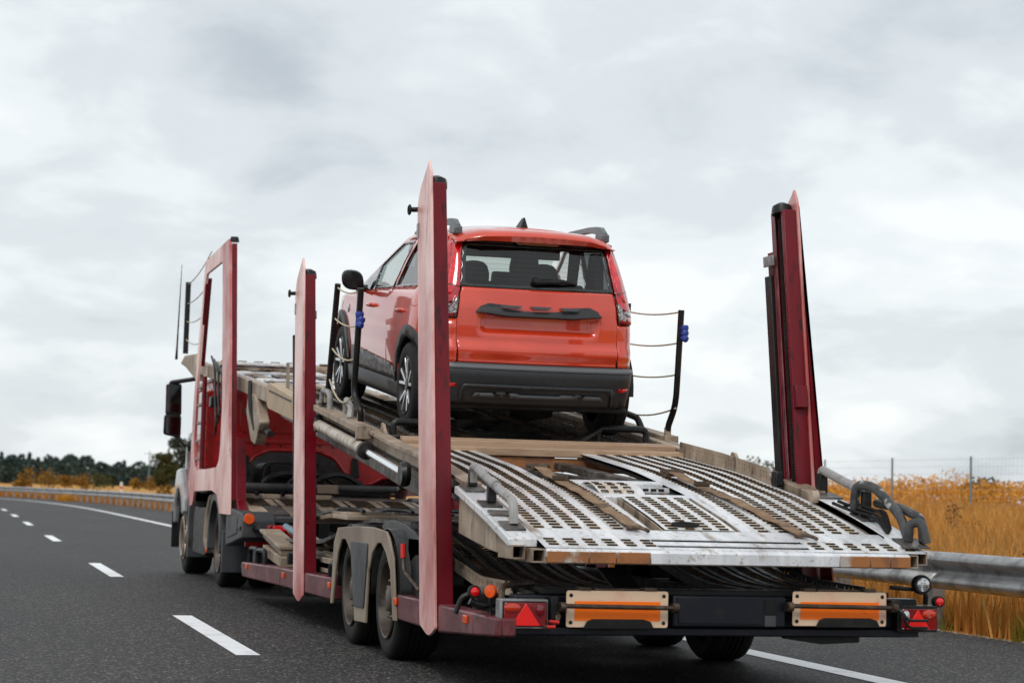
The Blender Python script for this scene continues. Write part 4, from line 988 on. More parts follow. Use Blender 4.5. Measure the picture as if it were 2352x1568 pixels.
# ---- tail lights
def taillight(x0, x1, z0, z1, sx):
    h = MB().prism(rnd2([(x0, z0), (x1, z0), (x1, z1), (x0, z1)], .008), 'y', -.025, .07).build('tail_light', GALV if sx < 0 else BLACKP, tr, bev=.004)
    MB().prism(rnd2([(x0 + .012, z0 + .010), (x1 - .006, z0 + .010), (x1 - .006, z1 - .010), (x0 + .012, z1 - .010)], .006), 'y', -.031, -.0255).build('lens_frame', RUBBER, h, bev=.002)
    MB().prism([(x0 + .018, z0 + .014), (x1 - .012, z0 + .014), (x1 - .012, z1 - .017), (x0 + .018, z1 - .017)], 'y', -.040, -.0315).build('lens', REDL, h, bev=.003)
    cx_ = (x0 + x1) / 2 + .005 * -sx; w_ = (x1 - x0)
    MB().prism([(cx_ - w_ * .30, z0 + .017), (cx_ + w_ * .30, z0 + .017), (cx_, z1 - .020)], 'y', -.0445, -.0405).build('triangle_reflector', REDT, h, bev=.0015)
    def ell(cx, cz, a, b, mt, nm):
        MB().lathe([(1, 0), (.9, .5), (.6, .85), (0, 1)], (0, 0, 0), (0, -1, 0), 20)
        mm = MB(); mm.lathe([(1, 0), (.92, .45), (.6, .85), (.001, 1)], (0, 0, 0), (0, -1, 0), 20); mm.v = [(cx + p[0] * a, -.0405 + p[1] * .012, cz + p[2] * b) for p in mm.v]
        mm.build(nm, mt, h, smooth=True)
    ell(cx_ + sx * w_ * .28, z1 - .044, w_ * .18, .024, AMBERD, 'indicator_lens')
    ell(cx_ - sx * w_ * .30, z1 - .055, w_ * .09, .032, REDL if sx < 0 else CLEAR, 'reverse_lens')
    for zz in (z0 + .02, z1 - .022): MB().lathe([(0, .003), (.005, .002), (.005, 0)], (x0 + .026, -.0405, zz), (0, -1, 0), 8).build('screw', GALV, h)
    return h
taillight(-1.245, -.985, .392, .545, -1); taillight(1.018, 1.258, .388, .532, 1)
# red tipped hooks beside the lights
hk = MB().tube(rnd([(-.93, -.02, .49), (-.925, -.05, .45), (-.955, -.06, .43), (-1.0, -.06, .432)], .02), .007, 6).build('lock_hook', BROWNP, tr, smooth=True)
MB().cyl((-.935, -.062, .428), (-.985, -.062, .434), .009, 8).build('grip', REDH, hk, smooth=True)
hk = MB().tube(rnd([(-.935, -.02, .47), (-.945, -.05, .425), (-.97, -.06, .405), (-1.02, -.06, .405)], .02), .007, 6).build('lock_hook', BROWNP, tr, smooth=True)
MB().cyl((-.955, -.062, .405), (-1.0, -.062, .405), .009, 8).build('grip', REDH, hk, smooth=True)
MB().box(-.97, -.93, -.03, .03, .44, .56).build('latch_plate', DARK, tr, bev=.006)
for zz in (.455, .415):
    MB().tube(rnd([(1.0, -.05, .52), (1.02, -.08, .50), (1.05, -.085, zz), (1.17, -.085, zz)], .03), .008, 6).build('lock_hook', BLACKP, tr, smooth=True)
MB().box(.98, 1.04, -.03, .03, .50, .56).build('latch_plate', DARK, tr, bev=.006)
# marker lamps on stalks, left
def round_lamp(c, r, mt, d=(0, -1, 0), nm='marker_lamp'):
    o_ = MB().lathe([(0, -.05), (r * .8, -.05), (r * 1.3, -.03), (r * 1.35, .0), (r * 1.25, .012), (r * 1.02, .012)], c, d, 18).build(nm, RUBBER, tr, smooth=True)
    MB().lathe([(r * 1.02, .008), (r * .9, .018), (r * .5, .024), (0, .026)], c, d, 18).build('lens', mt, o_, smooth=True)
    return o_
q = P(1090, 1358, y=.25); lp = round_lamp(q, .026, REDLAMP)
MB().tube(rnd([q + Vector((-.01, .03, -.01)), q + Vector((-.06, .04, -.03)), q + Vector((-.09, .05, -.12))], .03), .014, 8).build('stalk', BLACKP, lp, smooth=True)
MB().cyl(q + Vector((.03, .04, .0)), q + Vector((.12, .06, -.005)), .028, 12).build('reflector_body', GALV, lp, smooth=True)
MB().tube(rnd([q + Vector((-.02, .02, -.05)), q + Vector((.05, .02, -.08)), q + Vector((.13, .02, -.06))], .03), .02, 8).build('stalk', BLACKP, lp, smooth=True)
q = P(1127, 1357, y=.2); MB().lathe([(.001, .012), (.034, .010), (.036, 0), (.036, -.01)], q, (-.75, -.65, 0), 16).build('amber_reflector', AMBER, tr, smooth=True)
MB().beam(q + Vector((0, .01, -.02)), q + Vector((.01, .01, -.13)), .014, .02, (0, 1, 0)).build('reflector_stalk', BLACKP, tr)
MB().tube(rnd([P(1152, 1385, y=.1), P(1152, 1345, y=.15), P(1180, 1341, y=.25), P(1222, 1338, y=.5)], .06), .018, 8).build('bent_pipe', BROWNP, tr, smooth=True)
MB().tube([P(1160, 1335, y=.5), P(1215, 1333, y=.5)], .008, 6).build('thin_rod', BROWNP, tr, smooth=True)
for k in range(3): MB().tube(rnd([(-1.2 + .04 * k, .5, .46), (-1.15 + .03 * k, .3, .47 + .02 * k), (-1.05, .15, .46)], .08), .012, 6).build('lamp_cable', RUBBER, tr, smooth=True)
# right: work lamp and red lamp
q = P(2118, 1342, y=0.02); wl = round_lamp(q, .041, CLEAR, nm='work_lamp')
MB().tube(rnd([q + Vector((.0, .04, -.03)), q + Vector((.05, .05, -.05)), q + Vector((.05, .06, -.11))], .03), .014, 8).build('stalk', BLACKP, wl, smooth=True)
MB().tube([q + Vector((-.01, .04, -.03)), q + Vector((-.17, .05, -.02))], .012, 8).build('lamp_arm', BLACKP, wl, smooth=True)
q = P(2156, 1381, y=.03); rl = round_lamp(q, .024, REDLAMP)
MB().tube(rnd([q + Vector((0, .04, -.01)), q + Vector((.0, .05, -.05)), q + Vector((-.04, .05, -.07))], .03), .015, 8).build('stalk', BLACKP, rl, smooth=True)

# ================================================================== ratchet straps lying on the flap
def strap(x0, y0, x1, y1, label):
    e_ = empty('ratchet_strap', (x0, y0, zD(y0)), label, 'strap')
    d = Vector((x1 - x0, y1 - y0, 0)); L = d.length; d.normalize(); n = Vector((-d.y, d.x, 0)); mm = MB()
    ss = [L * i / 40 for i in range(41)]
    def fn(t, s): 
        p = Vector((x0, y0, 0)) + d * s + n * (t * .042 + .006 * math.sin(s * 5)); h = .010 + .010 * abs(math.sin(s * 4.2 + .7)) + .004 * math.sin(s * 23) + (.025 if s < .25 else 0) * (1 - s / .25)
        return (p.x, p.y, zD(p.y) + h)
    mm.grid(fn, (-1, -.33, .33, 1), ss).build('webbing', WEB, e_, smooth=True, solid=.004)
    b = Vector((x0, y0, zD(y0) + .035))
    bk = MB().box(b.x - .055, b.x + .055, b.y - .03, b.y + .05, b.z - .02, b.z + .012).build('ratchet_buckle', BUCKLE, e_, bev=.006)
    MB().cyl((b.x - .075, b.y + .02, b.z + .012), (b.x + .075, b.y + .02, b.z + .012), .016, 10).build('spindle', BUCKLE, bk, smooth=True)
    c = Vector((x0, y0, 0)) + d * .42; MB().box(c.x - .05, c.x + .05, c.y - .012, c.y + .012, zD(c.y) + .02, zD(c.y) + .05).build('keeper', BUCKLE, e_, bev=.004)
    q = Vector((x1, y1, zD(y1) + .015)); MB().tube(rnd([q + Vector((-.04, .02, 0)), q + Vector((0, -.02, .012)), q + Vector((.045, -.035, 0)), q + Vector((.05, -.075, -.01))], .02), .011, 7).build('end_hook', BUCKLE, e_, smooth=True)
strap(-.49, 1.95, -.42, .25, 'dirty brown ratchet strap lying on the narrower left track of the loading flap')
strap(.37, 1.86, .53, .16, 'dirty brown ratchet strap lying on the right track beside the slotted comb plate')

# ================================================================== TRUCK
tk = empty('transporter_truck', (0, 13, 0), 'red transporter truck with a faded pink side frame and a platform over its cab', 'truck')
z1 = lambda x, y: (349.1 + x * .2578, 514.5 + y * .2578)
z2 = lambda x, y: (349.1 + x * .3516, 826.9 + y * .3516)
TX = -1.275
# side frame (left and right)
outer = [(10.73, .80), (10.76, .95), (11.10, 2.54), (11.40, 3.66), (11.46, 3.73), (13.50, 3.70), (13.62, 3.55), (14.05, 2.6), (14.25, 2.1), (14.40, 1.32), (14.52, 1.17), (14.30, .84), (14.05, .86), (13.85, 1.02), (12.20, 1.04), (11.75, 1.0), (11.45, .80)]
hole = [(11.93, 3.54), (13.40, 3.54), (13.55, 3.40), (13.95, 2.3), (14.05, 1.6), (13.95, 1.35), (13.70, 1.26), (11.85, 1.29), (11.66, 1.36), (11.58, 1.5), (11.55, 2.0), (11.75, 2.8)]
for sx in (-1, 1):
    fr_ = patch(outer, lambda a, b: (sx * 1.262, a, b), .5, [rnd2(hole, .06, 2)])
    if sx > 0: fr_.f = [tuple(reversed(q)) for q in fr_.f]
    fo = fr_.build('side_frame', PINK, tk)
    md = fo.modifiers.new('solid', 'SOLIDIFY'); md.thickness = .03; md.offset = 0
    def yf(z): return 10.76 + (11.42 - 10.76) * (z - .95) / (3.71 - .95)
    # rear channel of the frame with its black slot
    for (x0, x1, d0, d1, nm, mt, za, zb) in ((1.19, 1.245, .00, .02, 'frame_flange', CRIM, .95, 3.68), (1.225, 1.245, .022, .16, 'frame_slot', BLACKP, 1.0, 3.66), (1.185, 1.245, .17, .19, 'frame_flange', CRIM, .95, 3.6)):
        vs = [(sx * x, yf(z) + d, z) for z in (za, zb) for d in (d0, d1) for x in (x0, x1)]
        MB().add(vs, [(0, 2, 3, 1), (4, 5, 7, 6), (0, 1, 5, 4), (2, 6, 7, 3), (0, 4, 6, 2), (1, 3, 7, 5)]).build(nm, mt, tk, bev=.004)
    MB().prism([(10.9, .80), (10.90, 1.6), (10.7, .95), (10.35, .80)], 'x', *sorted((sx * 1.10, sx * 1.2))).build('frame_foot', CRIM, tk, bev=.006)
    MB().lathe([(0, .06), (.04, .055), (.05, .02), (.05, 0), (0, 0)], (sx * 1.215, 11.46, 3.70), (0, 0, 1), 12).build('post_cap', BLACKP, tk, smooth=True)
    # ladder in the front leg
    mm = MB().tube([(sx * 1.25, 13.45, 1.28), (sx * 1.25, 13.42, 2.35)], .028, 8); ld = mm.build('ladder_rail', CRIM, tk, smooth=True)
    for k in range(5): MB().beam((sx * 1.25, 13.44, 1.40 + k * .21), (sx * 1.25, 14.05 - .03 * k, 1.40 + k * .21), .04, .035).build('ladder_rung', SILLM, ld, bev=.006)
    MB().beam((sx * 1.235, 13.50, 3.50), (sx * 1.235, 13.92, 2.5), .03, .07, (1, 0, 0)).build('frame_liner', CRIM, tk)
# cab: red back wall with pressed ribs, sides, roof, glass
cabY = 13.62
back = [(-1.20, 1.22), (-.86, 1.22), (-.74, 1.26), (-.62, 1.42), (-.45, 1.50), (.15, 1.50), (.34, 1.42), (.48, 1.24), (.60, 1.12), (.78, 1.13), (.86, 1.20), (1.0, 1.22), (1.20, 1.24), (1.20, 2.2), (-1.20, 2.2)]
cb = MB().prism(rnd2(back, .04), 'y', cabY, cabY + .06).build('cab_back', CABRED, tk, bev=.012)
for (x0, x1, z0_, z1_) in ((-.80, -.02, 1.72, 2.1), (.06, .92, 1.70, 2.1), (-.75, .85, 1.60, 1.64)):
    MB().prism(rnd2([(x0, z0_), (x1, z0_), (x1, z1_), (x0, z1_)], .06), 'y', cabY - .014, cabY - .001).build('pressed_panel', CABRED, cb, bev=.008)
lip = [(-.86, 1.225), (-.74, 1.265), (-.62, 1.425), (-.45, 1.505), (.15, 1.505), (.34, 1.425), (.48, 1.245), (.60, 1.125), (.78, 1.135), (.92, 1.21)]
MB().tube(rnd([(a, cabY - .012, b + .02) for a, b in lip], .05), .018, 8).build('pressed_lip', CABRED, cb, smooth=True)
for k in range(9):
    MB().lathe([(.001, .003), (.014, .003), (.014, 0)], (-.62 + k * .155, cabY - .001, 1.575 + .01 * (k % 2)), (0, -1, 0), 10).build('plug', BLACKP, cb)
for xx in (-.72, .58): MB().prism(rnd2([(xx - .055, 1.22), (xx + .055, 1.22), (xx + .035, 1.46), (xx - .035, 1.46)], .03), 'y', cabY - .05, cabY - .016).build('cab_mount', BLACKP, cb, bev=.01)
side = [(cabY + .061, 1.0), (cabY + .061, 2.2), (14.0, 2.36), (15.2, 2.36), (15.75, 2.1), (15.95, 1.6), (16.02, .75), (15.92, .72)]
for sx in (-1, 1):
    win = [(14.55, 1.72), (15.72, 1.72), (15.62, 1.98), (15.42, 2.24), (14.55, 2.26)]
    arch = [(15.4 + math.cos(a) * .62, .45 + math.sin(a) * .56) for a in [R(12) + R(156) * k / 12 for k in range(13)]]
    # opening for the wheel is part of the outline
    ol = [(cabY + .061, 1.12), (14.55, 1.06), (14.74, .82)] + arch[::-1][1:] + [(16.02, .75), (15.95, 1.6), (15.75, 2.1), (15.2, 2.36), (14.0, 2.36), (cabY + .061, 2.2)]
    ps = patch(ol, lambda a, b: (sx * (1.235 - 2.0 * max(0, min(b, 1.24) - 1.165) - .08 * max(0, a - 15.4)), a, b), .25, [win])
    ps.build('cab_side', CABRED, tk, smooth=True, solid=-.02 if sx < 0 else .02)
    g_ = patch(win, lambda a, b: (sx * (1.085 - .03 * max(0, a - 15.4)), a, b), .3); g_.build('side_glass', glass('cab_glass', (.25, .28, .30)), tk, smooth=True)
MB().grid(lambda x, t: (x, lerp(t, (0, 1, 2, 3), (cabY + .06, 14.0, 15.3, 15.75)), lerp(t, (0, 1, 2, 3), (2.2, 2.36, 2.36, 2.1))), (-1.1, 0, 1.1), (0, 1, 2)).build('cab_roof', CABRED, tk, smooth=True, solid=.03)
MB().grid(lambda x, t: (x * (1 - .02 * t), lerp(t, (0, 1), (15.95, 15.3)), lerp(t, (0, 1), (1.6, 2.36))), (-1.08, 0, 1.08), (0, 1)).build('windscreen', glass('windscreen_glass', (.4, .45, .45)), tk)
MB().prism([(15.95, .40), (16.05, .45), (16.06, 1.0), (15.97, 1.6), (15.93, 1.6), (15.93, .40)], 'x', -1.16, 1.16).build('cab_front', SILVER, tk, bev=.03)
MB().box(-1.15, 1.15, cabY + .07, 15.8, 1.0, 1.04).build('cab_floor', BLACKP, tk)
# silver wheel surround of the cab
sf = [(14.92, .75), (14.98, .95), (15.10, 1.12), (15.38, 1.30), (15.8, 1.28), (16.0, 1.0), (16.05, .62), (15.97, .60), (15.9, .85), (15.7, 1.02), (15.42, 1.04), (15.2, .92), (15.08, .72)]
for sx in (-1, 1): MB().prism(rnd2(sf, .05), 'x', *sorted((sx * 1.20, sx * 1.29))).build('cab_fender', SILVER, tk, bev=.025)
# mirrors
for sx in (-1, 1):
    a_ = Vector((sx * 1.06, 15.65, 2.44)); b_ = Vector((sx * 1.40, 15.80, 2.38)); c_ = Vector((sx * 1.08, 15.70, 1.60))
    hs = MB().prism(rnd2([(1.255, 1.966), (1.455, 1.966), (1.46, 2.36), (1.265, 2.37)], .03), 'y', 15.76, 15.83)
    hs.v = [(sx * p[0], p[1], p[2]) for p in hs.v]
    mr = hs.build('mirror_housing', BLACKP, tk, bev=.015)
    h2_ = MB().prism(rnd2([(1.255, 1.68), (1.475, 1.72), (1.47, 1.975), (1.255, 1.975)], .04), 'y', 15.762, 15.832); h2_.v = [(sx * p[0], p[1], p[2]) for p in h2_.v]; h2_.build('mirror_housing', BLACKP, tk, bev=.015)
    MG = mat('mirror_glass', (.16, .22, .23), .06, 1.0)
    for za, zb in ((2.005, 2.34), (1.73, 1.945)):
        g_ = MB().prism(rnd2([(1.275, za), (1.442, za), (1.442, zb), (1.275, zb)], .025), 'y', 15.752, 15.758); g_.v = [(sx * p[0], p[1], p[2]) for p in g_.v]; g_.build('mirror_glass', MG, mr)
    MB().tube(rnd([a_, b_, b_ + Vector((0, 0, -.05))], .04), .028, 8).build('mirror_arm', BLACKP, mr, smooth=True)
    MB().tube(rnd([Vector((sx * 1.30, 15.80, 1.70)), Vector((sx * 1.2, 15.76, 1.60)), c_], .05), .028, 8).build('mirror_arm', BLACKP, mr, smooth=True)
    MB().lathe([(0, -.08), (.06, -.06), (.08, 0), (.06, .06), (0, .07)], (sx * 1.10, 15.72, 1.58), (0, 0, 1), 10).build('mirror_foot', BLACKP, mr, smooth=True)
# wheels
FRIM = mat('steel_hub', (.36, .30, .25), .4, .5, (.2, .15, .12), (.45, .65), 8)
for sx in (-1, 1):
    truck_wheel(tk, sx * 1.21, sx, 15.35, .45, .32, FRIM, rimr=.62); truck_wheel(tk, sx * 1.205, sx, 12.02, .45, .30, rimr=.66); truck_wheel(tk, sx * .86, sx, 12.02, .45, .30)
    # front wheel hub ring
    MB().lathe([(.20, .02), (.24, .035), (.26, .02)], (sx * 1.21, 15.35, .45), (sx, 0, 0), 24).build('hub_ring', FRIM, tk, smooth=True)
    # mudguards round the drive wheel
    ar = [(12.02 + math.cos(a) * r_, .46 + math.sin(a) * r_ * .98) for r_, rg in ((.56, range(0, 15)), (.48, range(14, -1, -1))) for a in [R(-8) + R(190) * k / 14 for k in rg]]
    MB().prism(ar, 'x', *sorted((sx * .90, sx * 1.265))).build('mudguard', GREYP, tk, bev=.012)
    MB().prism([(11.33, .18), (11.33, .62), (11.40, .62), (11.40, .18)], 'x', *sorted((sx * .72, sx * 1.25))).build('mud_flap', GREYP, tk, bev=.01)
    ar = [(15.35 + math.cos(a) * r_, .46 + math.sin(a) * r_) for r_, rg in ((.60, range(0, 13)), (.53, range(12, -1, -1))) for a in [R(5) + R(170) * k / 12 for k in rg]]
    MB().prism(ar, 'x', *sorted((sx * .92, sx * 1.235))).build('mudguard', BLACKP, tk, bev=.012)
    MB().prism([(14.68, .22), (14.66, .9), (14.82, .9), (14.80, .22)], 'x', *sorted((sx * .8, sx * 1.24))).build('mud_flap', GREYP, tk, bev=.01)
    # tank and beige air tubes between the axles
    MB().prism(rnd2([(13.25, .28), (13.25, .74), (13.35, .84), (14.4, .84), (14.5, .72), (14.5, .28)], .05), 'x', *sorted((sx * .8, sx * 1.2))).build('fuel_tank', BLACKP, tk, bev=.02)
    for k in range(2): MB().tube(rnd([(sx * (1.19 - .06 * k), 12.85 + .07 * k, .96), (sx * (1.19 - .06 * k), 13.1 + .07 * k, .78), (sx * (1.2 - .06 * k), 13.15 + .07 * k, .45), (sx * (1.18 - .06 * k), 13.0, .36)], .1), .04, 8).build('air_tube', FENDER, tk, smooth=True)
    MB().lathe([(0, .012), (.03, .01), (.035, 0)], (sx * 1.22, 12.95, .36), (sx, 0, 0), 10).build('marker_lamp', AMBER, tk)
    MB().box(*sorted((sx * 1.24, sx * 1.262)), 16.0, 16.06, .72, .80).build('marker_lamp', REDLAMP, tk, bev=.004)
    MB().box(*sorted((sx * 1.20, sx * 1.30)), 16.02, 16.06, .30, .75).build('corner_flap', BLACKP, tk)
    # grey side box at the truck tail
    bxm = MB().prism([(11.10, .47), (11.10, .87), (10.9, .87), (9.95, .83), (9.85, .76), (9.85, .585)], 'x', *sorted((sx * .92, sx * 1.25))).build('side_box', GREYP, tk, bev=.015)
    MB().prism([(10.92, .56), (10.92, .80), (10.2, .775), (10.2, .62)], 'x', *sorted((sx * 1.2512, sx * 1.2585))).build('box_door', GREYP, bxm, bev=.004)
    MB().box(*sorted((sx * 1.2512, sx * 1.262)), 9.92, 10.12, .66, .70).build('box_latch', BLACKP, bxm, bev=.004)
    tl = MB().prism(rnd2([(.72, .60), (1.02, .58), (1.02, .72), (.72, .72)], .03), 'y', 9.70, 9.82); tl.v = [(sx * p[0], p[1], p[2]) for p in tl.v]; tl = tl.build('tail_light', REDL, tk, bev=.01)
    t2 = MB().prism(rnd2([(.76, .66), (.97, .66), (.97, .71), (.76, .71)], .02), 'y', 9.685, 9.699); t2.v = [(sx * p[0], p[1], p[2]) for p in t2.v]; t2.build('lens', REDLAMP, tl, bev=.004)
    MB().tube(rnd([(sx * 1.12, 9.85, .68), (sx * 1.08, 9.7, .68), (sx * 1.0, 9.72, .63)], .06), .035, 8).build('cable_sleeve', BLACKP, tk, smooth=True)
    MB().box(*sorted((sx * .7, sx * 1.2)), 9.95, 10.0, .50, .545).build('red_reflector', REDL, tk)
q = P(*z2(635, 1036), y=9.84); MB().lathe([(.001, .012), (.05, .010), (.055, 0)], q, (0, -1, 0), 16).build('amber_reflector', AMBER, tk, smooth=True)
# truck chassis and tail deck
for sx in (-1, 1): MB().box(sx * .42 - .05, sx * .42 + .05, 9.9, 15.8, .52, .76).build('chassis_rail', BLACKP, tk, bev=.006)
MB().box(-1.1, 1.1, 9.95, 10.1, .30, .46).build('tail_beam', NAVY, tk, bev=.01)
MB().box(-.95, -.45, 9.93, 9.948, .42, .50).build('tail_plate', TAN, tk)
MB().box(-1.12, 1.12, 10.05, 10.2, .70, .80).build('deck_end_beam', GREYP, tk, bev=.01)
MB().box(-.92, .92, 9.9, 10.04, .735, .80).build('rear_step', GREYP, tk, bev=.012)
td = lambda y: lerp(y, (10.1, 10.4, 11.3, 13.2), (.825, .86, .96, 1.0))
for k in range(12):
    xa = -1.10 + k * .185
    slab(xa, xa + .17, frange(10.1, 10.75, .1), td, .03).build('deck_slat', TAN if k % 2 == 0 else ALUD, tk, bev=.004)
for k, xa in enumerate((-1.10, -.73, -.36, .02, .39, .76)):
    perf(xa, [(.05, False), (.23, True), (.07, False)], frange(10.78, 11.5, .048), td, (.9, .5), .003).build('deck_grate', TAN, tk)
slab(-1.1, 1.1, frange(11.52, 13.3, .2), lambda y: td(y) - .01, .03).build('deck_plate', ALUD, tk)
MB().cyl((-1.0, 13.15, 1.09), (1.0, 13.15, 1.09), .045, 12).build('cross_tube', GREYP, tk, smooth=True)
MB().box(.05, .30, 13.07, 13.10, 1.03, 1.13).build('tube_bracket', TAN, tk, bev=.006)
for k in range(3): MB().tube(rnd([(-.6 + .3 * k, 13.4, 1.0), (-.5 + .3 * k, 13.35, 1.2), (-.2 + .3 * k, 13.45, 1.28), (.1 + .3 * k, 13.5, 1.1)], .15), .035, 8).build('air_hose', BLACKP, tk, smooth=True)
MB().prism(rnd2([(-.55, 1.05), (.25, 1.05), (.2, 1.38), (-.5, 1.38)], .08), 'y', 13.66, 14.3).build('gearbox', BLACKP, tk, bev=.03)
MB().prism(rnd2([(-.42, 1.20), (.10, 1.20), (.10, 1.36), (-.42, 1.36)], .02), 'y', 13.60, 13.655).build('air_filter', DARK, tk, bev=.01)
for k in range(4): MB().box(-1.1 + k * .28, -.9 + k * .28, 11.5, 11.75, td(11.6) + .0, td(11.6) + .05).build('deck_socket', TAN, tk, bev=.01)
# ---- upper platform over the cab
zu = lambda y: lerp(y, (9.0, 15.2, 16.5), (2.0, 2.60, 2.72))
for k in range(11):
    xa = -1.0 + k * .185
    slab(xa, xa + (.12 if k % 2 == 0 else .10), frange(9.1, 14.3, .4), lambda y: zu(y) + (.0 if k % 2 else -.015), .04).build('platform_slat', ALU if k % 2 == 0 else TAN, tk, bev=.006)
for yy_ in (9.15, 10.4, 11.9, 13.2): MB().box(-1.05, 1.05, yy_ - .05, yy_ + .05, zu(yy_) - .13, zu(yy_) - .045).build('platform_crossmember', TAN, tk, bev=.008)
for yy_ in (11.0, 12.6): MB().box(-1.0, 1.0, yy_ - .03, yy_ + .03, zu(yy_) + .002, zu(yy_) + .03).build('platform_strip', ALU, tk, bev=.005)
for sx in (-1, 1):
    x0, x1 = sorted((sx * 1.05, sx * 1.14))
    slab(x0, x1, frange(9.0, 16.0, .5), lambda y: zu(y) + .03, .15).build('platform_beam', TAN, tk, bev=.008)
    MB().prism([(15.1, zu(15.1) - .22), (15.3, zu(15.3) + .12), (16.6, zu(16.6) + .06), (17.1, zu(16.6) - .02), (16.4, zu(16.4) - .10)], 'x', *sorted((sx * 1.06, sx * 1.16))).build('platform_nose', TAN, tk, bev=.02)
ft = MB().cyl((-1.04, 14.35, zu(14.35) + .0), (1.04, 14.35, zu(14.35) + .0), .07, 14).build('platform_end_roll', TAN, tk, smooth=True)
for k in range(10): MB().box(-.95 + k * .2, -.85 + k * .2, 14.30, 14.40, zu(14.35) + .071, zu(14.35) + .085).build('roll_tooth', FENDER, tk)
MB().box(-.95, -.1, 13.7, 14.2, zu(14) + .03, zu(14) + .07).build('roll_plate', ALU, tk, bev=.01)
for k in range(3): MB().beam((-.6 + .5 * k, 11.1, zu(11.1) + .0), (-.6 + .5 * k, 12.5, zu(12.5) + .0), .035, .02).build('platform_rod', ALUD, tk)
# hinge gear between truck platform and frame
MB().prism(rnd2([(9.5, 1.72), (9.9, 2.0), (10.4, 2.05), (10.5, 1.85), (10.1, 1.55), (9.8, 1.50)], .05), 'x', -1.16, -1.06).build('hinge_plate', TAN, tk, bev=.01)
MB().tube(rnd([(-1.17, 10.2, 2.15), (-1.18, 10.1, 1.9), (-1.15, 9.9, 1.66)], .1), .022, 10).build('pivot_arm', BLACKP, tk, smooth=True)
MB().cyl((-1.08, 9.3, 1.60), (-1.08, 11.0, 1.88), .035, 12).build('platform_ram', DARK, tk, smooth=True)
for k in range(3):
    MB().tube(rnd([(-1.19, 13.35 - .25 * k, 2.58 - .05 * k), (-1.2, 12.9 - .35 * k, 2.42 - .05 * k), (-1.21, 12.75 - .28 * k, 2.1), (-1.21, 12.5 - .25 * k, 1.72 + .12 * k), (-1.18, 12.95 - .1 * k, 1.66 + .1 * k)], .22), .013, 8).build('hydraulic_hose', BLACKP, tk, smooth=True)
MB().box(-1.24, -1.16, 12.85, 13.05, 1.98, 2.10).build('control_box', BLACKP, tk, bev=.01)
for k in range(4): MB().lathe([(0, .12), (.04, .11), (.06, 0), (.05, -.1), (0, -.12)], (-1.1, 12.4 + .25 * k, 2.36 + .03 * k), (.4, 1, .3), 10).build('hose_coupling', TAN if k % 2 else DARK, tk, smooth=True)
# front stanchion with ropes, antenna
F0, F1 = P(426, 812, x=-1.15), P(433, 648, x=-1.15)
sf_ = MB().tube([F0, F1], .035, 8).build('stanchion', BLACKP, tk, smooth=True)
for k, t in enumerate((.97, .70, .45, .2)):
    a_ = F0 + (F1 - F0) * t; rope(a_, Vector((-1.2, 13.6 + .2 * k, a_.z + .12 - .1 * k)), .05, sf_)
a_, b_ = P(405, 825, x=-1.15), P(418, 608, x=-1.15)
an = MB().tube([a_, a_ + (b_ - a_) * .15, b_], .01, 6, rs=[.02, .012, .004]).build('antenna', BLACKP, tk, smooth=True)

# ================================================================== SUV on the upper deck
CAR_O = (-0.005, 4.43, zD(4.43) + .03); CAR_P = math.atan(.120)
su = empty('sport_utility_car', CAR_O, 'glossy red estate car with black cladding standing on the tilted upper deck', 'car', rot=(CAR_P, 0, 0), local=True)
CARP = mat('orange_red_car_paint', (.66, .066, .016), .28, .10, (.60, .056, .013), (.4, .6), 2, coat=1.0, spec=.5)
CARP.node_tree.nodes['Principled BSDF'].inputs['Coat IOR'].default_value = 1.58
PLAST = mat('dark_grey_plastic', (.022, .0235, .027), .46, 0, (.027, .0285, .032), (.4, .6), 30, bump=.08, bscale=300)
PLASTG = mat('grey_rail_plastic', (.16, .17, .18), .42, .1)
GLOSSB = mat('gloss_black', (.012, .012, .013), .12, 0, coat=.5)
INTER = mat('dark_interior_fabric', (.022, .022, .024), .85)
RGLASS = glass('tinted_rear_glass', (.70, .735, .71)); SGLASS = glass('side_glass', (.80, .85, .85)); PGLASS = glass('privacy_glass', (.16, .17, .18)); WGLASS = glass('car_windscreen_glass', (.78, .84, .80))
ALLOY = mat('machined_alloy', (.62, .63, .65), .22, .9); ALLOYD = mat('dark_alloy', (.03, .03, .033), .35, .3)
TLRED = mat('tail_lamp_red', (.58, .006, .018), .12, 0, (.40, .004, .014), (.45, .6), 7, (1, 1, 3), coat=1.0)
TLDARK = mat('tail_lamp_dark', (.16, .004, .010), .12, 0, (.06, .004, .008), (.4, .6), 9, coat=1.0)
TLCLEAR = mat('tail_lamp_clear', (.42, .40, .40), .10, .7, (.16, .13, .13), (.42, .58), 55, coat=1.0)
WB = 2.72; WR = .325
ZR = (.20, .26, .36, .46, .515, .54, .56, .63, .675, .69, .80, .95, 1.09, 1.40, 1.50)
YR = (-.60, -.68, -.715, -.735, -.73, -.70, -.680, -.700, -.690, -.650, -.645, -.635, -.59, -.42, -.36)
def yr(z): return slerp(z, ZR, YR, .012)
def wf(z): return lerp(z, (.2, .5, .86, 1.09, 1.41, 1.5), (.55, .60, .60, .575, .535, .50))
def hw(z): return slerp(z, (.2, .35, .55, .78, .95, 1.06, 1.25, 1.41, 1.5), (.785, .81, .828, .83, .812, .78, .715, .65, .58), .04)
def taper(y):
    t = min(1, max(0, (-.02 - y) / .50)); a = 1 - .105 * t * t * (3 - 2 * t)
    t = min(1, max(0, (y - 2.6) / .8)); return a * (1 - .16 * t * t)
def side(y, z): return hw(z) * taper(y)
RYC = .19
def yc(z): return yr(z) + .05 + RYC
